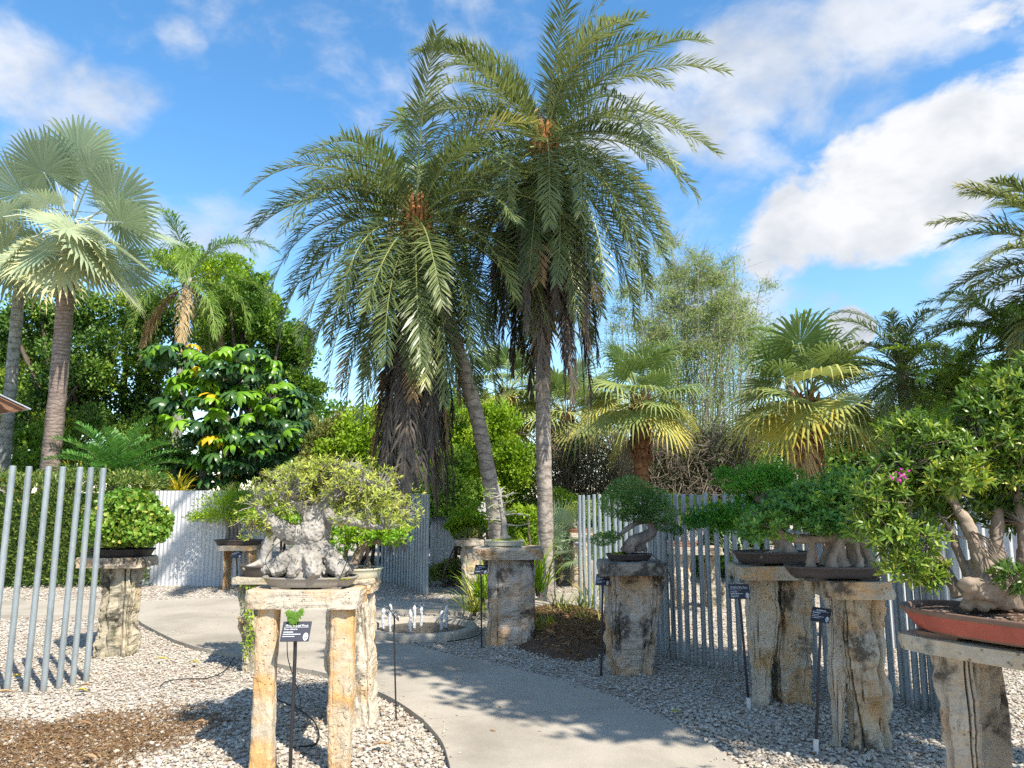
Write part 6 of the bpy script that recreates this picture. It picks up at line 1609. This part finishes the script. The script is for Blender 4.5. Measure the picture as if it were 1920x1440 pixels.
for i, (px, py, Y, lb) in enumerate([(1008, 1010, 13.0, 'upright blue green palmetto between the palm trunks'), (1052, 1010, 13.6, 'pale spiky palmetto just right of the straight trunk'), (1065, 1040, 14.6, 'low palmetto beside the square ochre stand')]):
    b = at(px, py, Y); fan_palm('palmetto', lb, (b[0], Y, 0), max(.25, b[2]-.25), .05, gold(13, 85, 15, rg, (.8, 1.1)), 110+i, 'silver', 'rachis', 'bark', .45, .55, cat='palmetto', nseg=26, spread=120, fuse_=.3, droop=.1, cup=.08, pr=.01, var=.2)
rosette('spiky plant in the dark pot beyond the poles', 1372, 1035, 10.2, 40, .45, .02, 'silver', 120, 85, 5)
leafy('low_shrub', 'low green planting round the far pool', at(1050, 1040, 16.8), tb([(1045, 1030, 22, 14, 0), (1070, 1020, 20, 16, 0), (1020, 1030, 20, 16, 0), (1090, 1030, 20, 14, 0)], 16.8), 2600, .1, .045, 'lime', stems=6, trunk_r=.02, seed=60, cat='shrub')
leafy('low_shrub', 'dry leafed ground shrub behind the fountain', at(840, 1085, 13.6), tb([(820, 1075, 26, 16, 0), (850, 1065, 26, 18, 0), (870, 1085, 20, 10, 0)], 13.6), 1800, .07, .035, 'olive', stems=8, trunk_r=.015, seed=61, cat='shrub')
# hanging vine leaf under the slab
c = at(553, 1140, 4.55); tv = thing('hanging_vine', c, 'lobed green vine leaf hanging below the ochre slab', 'vine')
for (dx, dz, r, s) in ((-.012, -.012, -.35, .055), (.012, -.02, .3, .06), (0, -.045, 0, .06), (.03, -.01, .8, .045)):
    mb = MB()
    for a in (-.9, -.45, 0, .45, .9):
        d = np.array([[math.sin(a+r), -.25, -math.cos(a+r)]]); leaves(mb, np.array([c+[dx, -.02, dz]]), d, np.array([[0, -1., .35]]), s*(1-.2*abs(a)), s*.42, .35+.2*rng.random(), T4)
    mb.build('vine_leaf', M['mid'], tv)
mb = MB(); tube(mb, [c+[0, 0, .01], c+[.004, -.01, -.02], c+[0, -.02, -.05]], .002, 4); mb.build('stem', M['bark'], tv)

# ================================================================ pavilion eave at left
Yp = 13.2
tp = thing('pavilion', (at(-260, 900, Yp)[0], Yp, 0), 'corner of a pavilion roof with brown carved rafters at left edge', 'pavilion')
E0, E1 = at(-380, 560, Yp), at(58, 768, Yp)
def box_(mb, pts_xz, y0, y1, m=0):
    n = len(pts_xz); sh_ = lambda y: (y-Yp)*1.35
    V_ = [(x-sh_(y0), y0, z) for x, z in pts_xz]+[(x-sh_(y1), y1, z) for x, z in pts_xz]
    from mathutils.geometry import tessellate_polygon
    tr = [tuple(t) for t in tessellate_polygon([[Vector((x, z, 0)) for x, z in pts_xz]])]
    mb.add(V_, [(i, (i+1) % n, n+(i+1) % n, n+i) for i in range(n)], tr+[tuple(n+k for k in t[::-1]) for t in tr], m)
sl_ = (E1[2]-E0[2])/(E1[0]-E0[0])
for k in range(24):      # metal roof ribs as separate long panels
    y0 = Yp+k*.2
    mb = MB(); box_(mb, [(E0[0], E0[2]), (E1[0], E1[2]), (E1[0], E1[2]+.018), (E0[0], E0[2]+.018)], y0, y0+.19); mb.build('roof_panel', M['roofmetal'], tp)
    mb = MB(); box_(mb, [(E0[0], E0[2]+.015), (E1[0]+.005, E1[2]+.015), (E1[0]+.005, E1[2]+.034), (E0[0], E0[2]+.034)], y0+.17, y0+.21); mb.build('roof_rib', M['roofmetal'], tp)
for k in range(6):
    y0 = Yp+.06+k*.8; mb = MB(); x = E1[0]-.12; z = E1[2]-.02-sl_*-.0
    f = lambda dx: E1[2]+sl_*(dx)-.012
    box_(mb, [(x, f(-.12)), (E0[0], f(E0[0]-E1[0])), (E0[0], f(E0[0]-E1[0])-.20), (x-.85, f(-.97)-.17), (x-.62, f(-.74)-.17), (x-.55, f(-.67)-.10), (x-.38, f(-.5)-.12), (x-.30, f(-.42)-.16), (x-.16, f(-.28)-.16), (x-.06, f(-.18)-.09), (x, f(-.12)-.07)], y0, y0+.07); mb.build('rafter', M['wood'], tp)
mb = MB(); box_(mb, [(E1[0]-.1, E1[2]-.02+sl_*-.1), (E0[0], E0[2]-.004), (E0[0], E0[2]-.03), (E1[0]-.1, E1[2]-.045+sl_*-.1)], Yp+.02, Yp+4.7); mb.build('soffit_boards', M['wood'], tp)
for y0 in (Yp+.3, Yp+4.2):
    mb = MB(); x = E1[0]-1.6; zt = E1[2]+sl_*-1.6-.2; box_(mb, [(x-.07, -.05), (x+.07, -.05), (x+.07, zt), (x-.07, zt)], y0-.07, y0+.07); mb.build('post', M['wood'], tp)

# ================================================================ litter, hoses
def fallen(px, py, ln, wd, az, mat, var, label):
    c = gr(px, py, .03); mb = MB(); n = 6; s = np.linspace(0, 1, n); w = np.sin(np.clip(s*math.pi, 0, math.pi))**.7*wd/2+.001
    d = np.array([math.cos(az), math.sin(az), 0]); sd = np.array([-d[1], d[0], 0]); z = .012+.02*np.sin(s*math.pi)
    P = c+np.outer(s-.5, d)*ln+np.column_stack([0*z, 0*z, z]); V_ = np.stack([P-sd*w[:, None]+np.array([0, 0, 1])*w[:, None]*.5, P, P+sd*w[:, None]+np.array([0, 0, 1])*w[:, None]*.4], 1).reshape(-1, 3)
    mb.add(V_, [(3*k+i, 3*k+i+1, 3*k+i+4, 3*k+i+3) for k in range(n-1) for i in range(2)], None, 0, var)
    o = mb.build('fallen_leaf', M[mat], loc=c); tag(o, label, 'leaf', 'fallen leaves on the gravel')
fallen(716, 1404, .15, .045, .1, 'dry', .6, 'orange brown fallen leaf on gravel beside the path')
fallen(300, 1240, .17, .035, .1, 'croton', .7, 'long yellow fallen leaf right of the dome stand')
fallen(362, 1246, .12, .04, -.2, 'croton', .45, 'yellow green fallen leaf nearer the pitted stand')
fallen(6, 1305, .16, .07, .6, 'dry', .75, 'large tan fallen leaf at the left frame edge')
fallen(150, 1300, .13, .03, .1, 'croton', .6, 'olive yellow fallen leaf below the last left pole')
fallen(158, 1292, .12, .05, .4, 'dry', .3, 'brown fallen leaf touching the last left pole')
fallen(30, 1273, .09, .035, .1, 'croton', .8, 'small yellow fallen leaf between the left poles')
fallen(165, 1428, .12, .04, 0, 'dry', .7, 'tan curled leaf on the brown mulch at the bottom')
fallen(150, 1363, .2, .04, -.1, 'dry', .35, 'long brown leaf on the mulch patch')
fallen(375, 1362, .11, .04, .3, 'dry', .5, 'brown leaf at the upper edge of the bonsai shadow')
fallen(1268, 1342, .09, .05, 0, 'grass', .9, 'pale flat leaf on the concrete path')
# scattered leaf litter too small to tell apart
mb = MB(); n = 900
P = np.column_stack([rng.uniform(-4.2, 3.6, n), rng.uniform(4.2, 10.5, n)]); op = onpath(P)
P = P[~op | (rng.random(n) < .12)]; n = len(P); zl = np.where(onpath(P), PZ+.003, .03)
a = rng.uniform(0, 6.283, n)
leaves(mb, np.column_stack([P, zl]), np.column_stack([np.cos(a), np.sin(a), rng.normal(size=n)*.1]), np.column_stack([rng.normal(size=(n, 2))*.25, np.ones(n)]), rng.uniform(.015, .06, n), rng.uniform(.008, .02, n), rng.random(n), T4)
mb.build('leaf_litter', M['dry'], kind='stuff')
def hose(pxs, r, label, z=.035):
    P = np.array([gr(a, b_, z) for a, b_ in pxs]); mb = MB(); tube(mb, P, r, 6, k=8); o = mb.build('irrigation_hose', M['hose'], loc=P[0]); tag(o, label, 'hose', 'irrigation hoses on the gravel')
hose([(300, 1288), (312, 1278), (345, 1273), (390, 1271), (420, 1258), (440, 1232)], .005, 'thin black hose on gravel left of the pitted stand')
hose([(520, 1312), (560, 1330), (588, 1352), (598, 1378), (590, 1396), (560, 1400)], .006, 'black hose looping between the ochre legs')
hose([(905, 1184), (890, 1194), (860, 1200), (838, 1203)], .006, 'black hose on gravel right of the fountain')
mb = MB(); P = np.array([at(538, 1200, 4.75), at(540, 1235, 4.8), at(552, 1275, 4.85), at(563, 1310, 4.9), at(562, 1330, 4.95)]); tube(mb, P, .003, 5, k=5); tube(mb, [P[0], at(540, 1150, 4.75)], .003, 5); o = mb.build('irrigation_hose', M['hose'], loc=P[0]); tag(o, 'thin black tube hanging behind the Willow-Leaf sign', 'hose', 'irrigation hoses on the gravel')

# ================================================================ shade tree standing behind the photographer's right shoulder (outside the frame)
sx, sy = .62*.839, -.785*.839
spots = [((760, 1225), .85, 7.0), ((860, 1240), .8, 6.8), ((960, 1262), .8, 6.6), ((1010, 1300), .7, 6.4), ((1080, 1320), .7, 6.4), ((960, 1200), .8, 7.2), ((1060, 1240), .8, 7.0), ((1180, 1270), .85, 6.6), ((1280, 1300), .85, 6.5), ((1200, 1350), .55, 6.3), ((1400, 1320), .8, 6.4), ((1480, 1360), .7, 6.3), ((1340, 1262), .8, 6.8), ((1600, 1400), .55, 6.2), ((1500, 1290), .9, 6.8), ((1640, 1320), .7, 6.6), ((730, 1135), 1.0, 9.5), ((850, 1135), .8, 9.5), ]
B = []
for (px, py), r, h in spots:
    g = gr(px, py); B.append([g[0]+sx*h, g[1]+sy*h, h, r, r*1.1, .55])
for (x, y, z), r, h in (((-1.5, 12.5, .8), .8, 9.4), ((-2.3, 13.2, .8), .85, 9.6), ((-1.9, 12.9, 1.4), .8, 9.8), ((-1.9, 12.8, .2), .8, 9.2), ((1.6, 7.8, .8), .75, 7.6), ((1.9, 7.3, .7), .75, 7.4), ((2.3, 6.9, .8), .75, 7.2), ((2.7, 6.4, .7), .7, 7.0)):
    B.append([x+sx*(h-z), y+sy*(h-z), h, r, r*1.1, .55])
B = np.array(B)
rg = np.random.default_rng(5); ts = thing('shade_tree', (7.4, -1.6, 0), 'leafy shade tree standing outside the picture at right', 'tree')
mb = MB(); foliage(mb, rg, B, 26000, .16, .09, T2, shell=1.0, nup=1.0, lump=.35); mb.build('crown', M['mid'], ts, kind='stuff')
mb = MB(); fk = np.array([6.9, -.6, 3.6]); tube(mb, [(7.4, -1.6, -.1), (7.3, -1.3, 1.8), fk], [.24, .2, .16], 12, k=4)
for b in B[::2]: tube(mb, [fk, fk*.4+b[:3]*.6+[0, 0, .4], b[:3]], [.09, .055, .02], 6, k=4)
mb.build('trunk', M['bark'], ts, smooth=True)
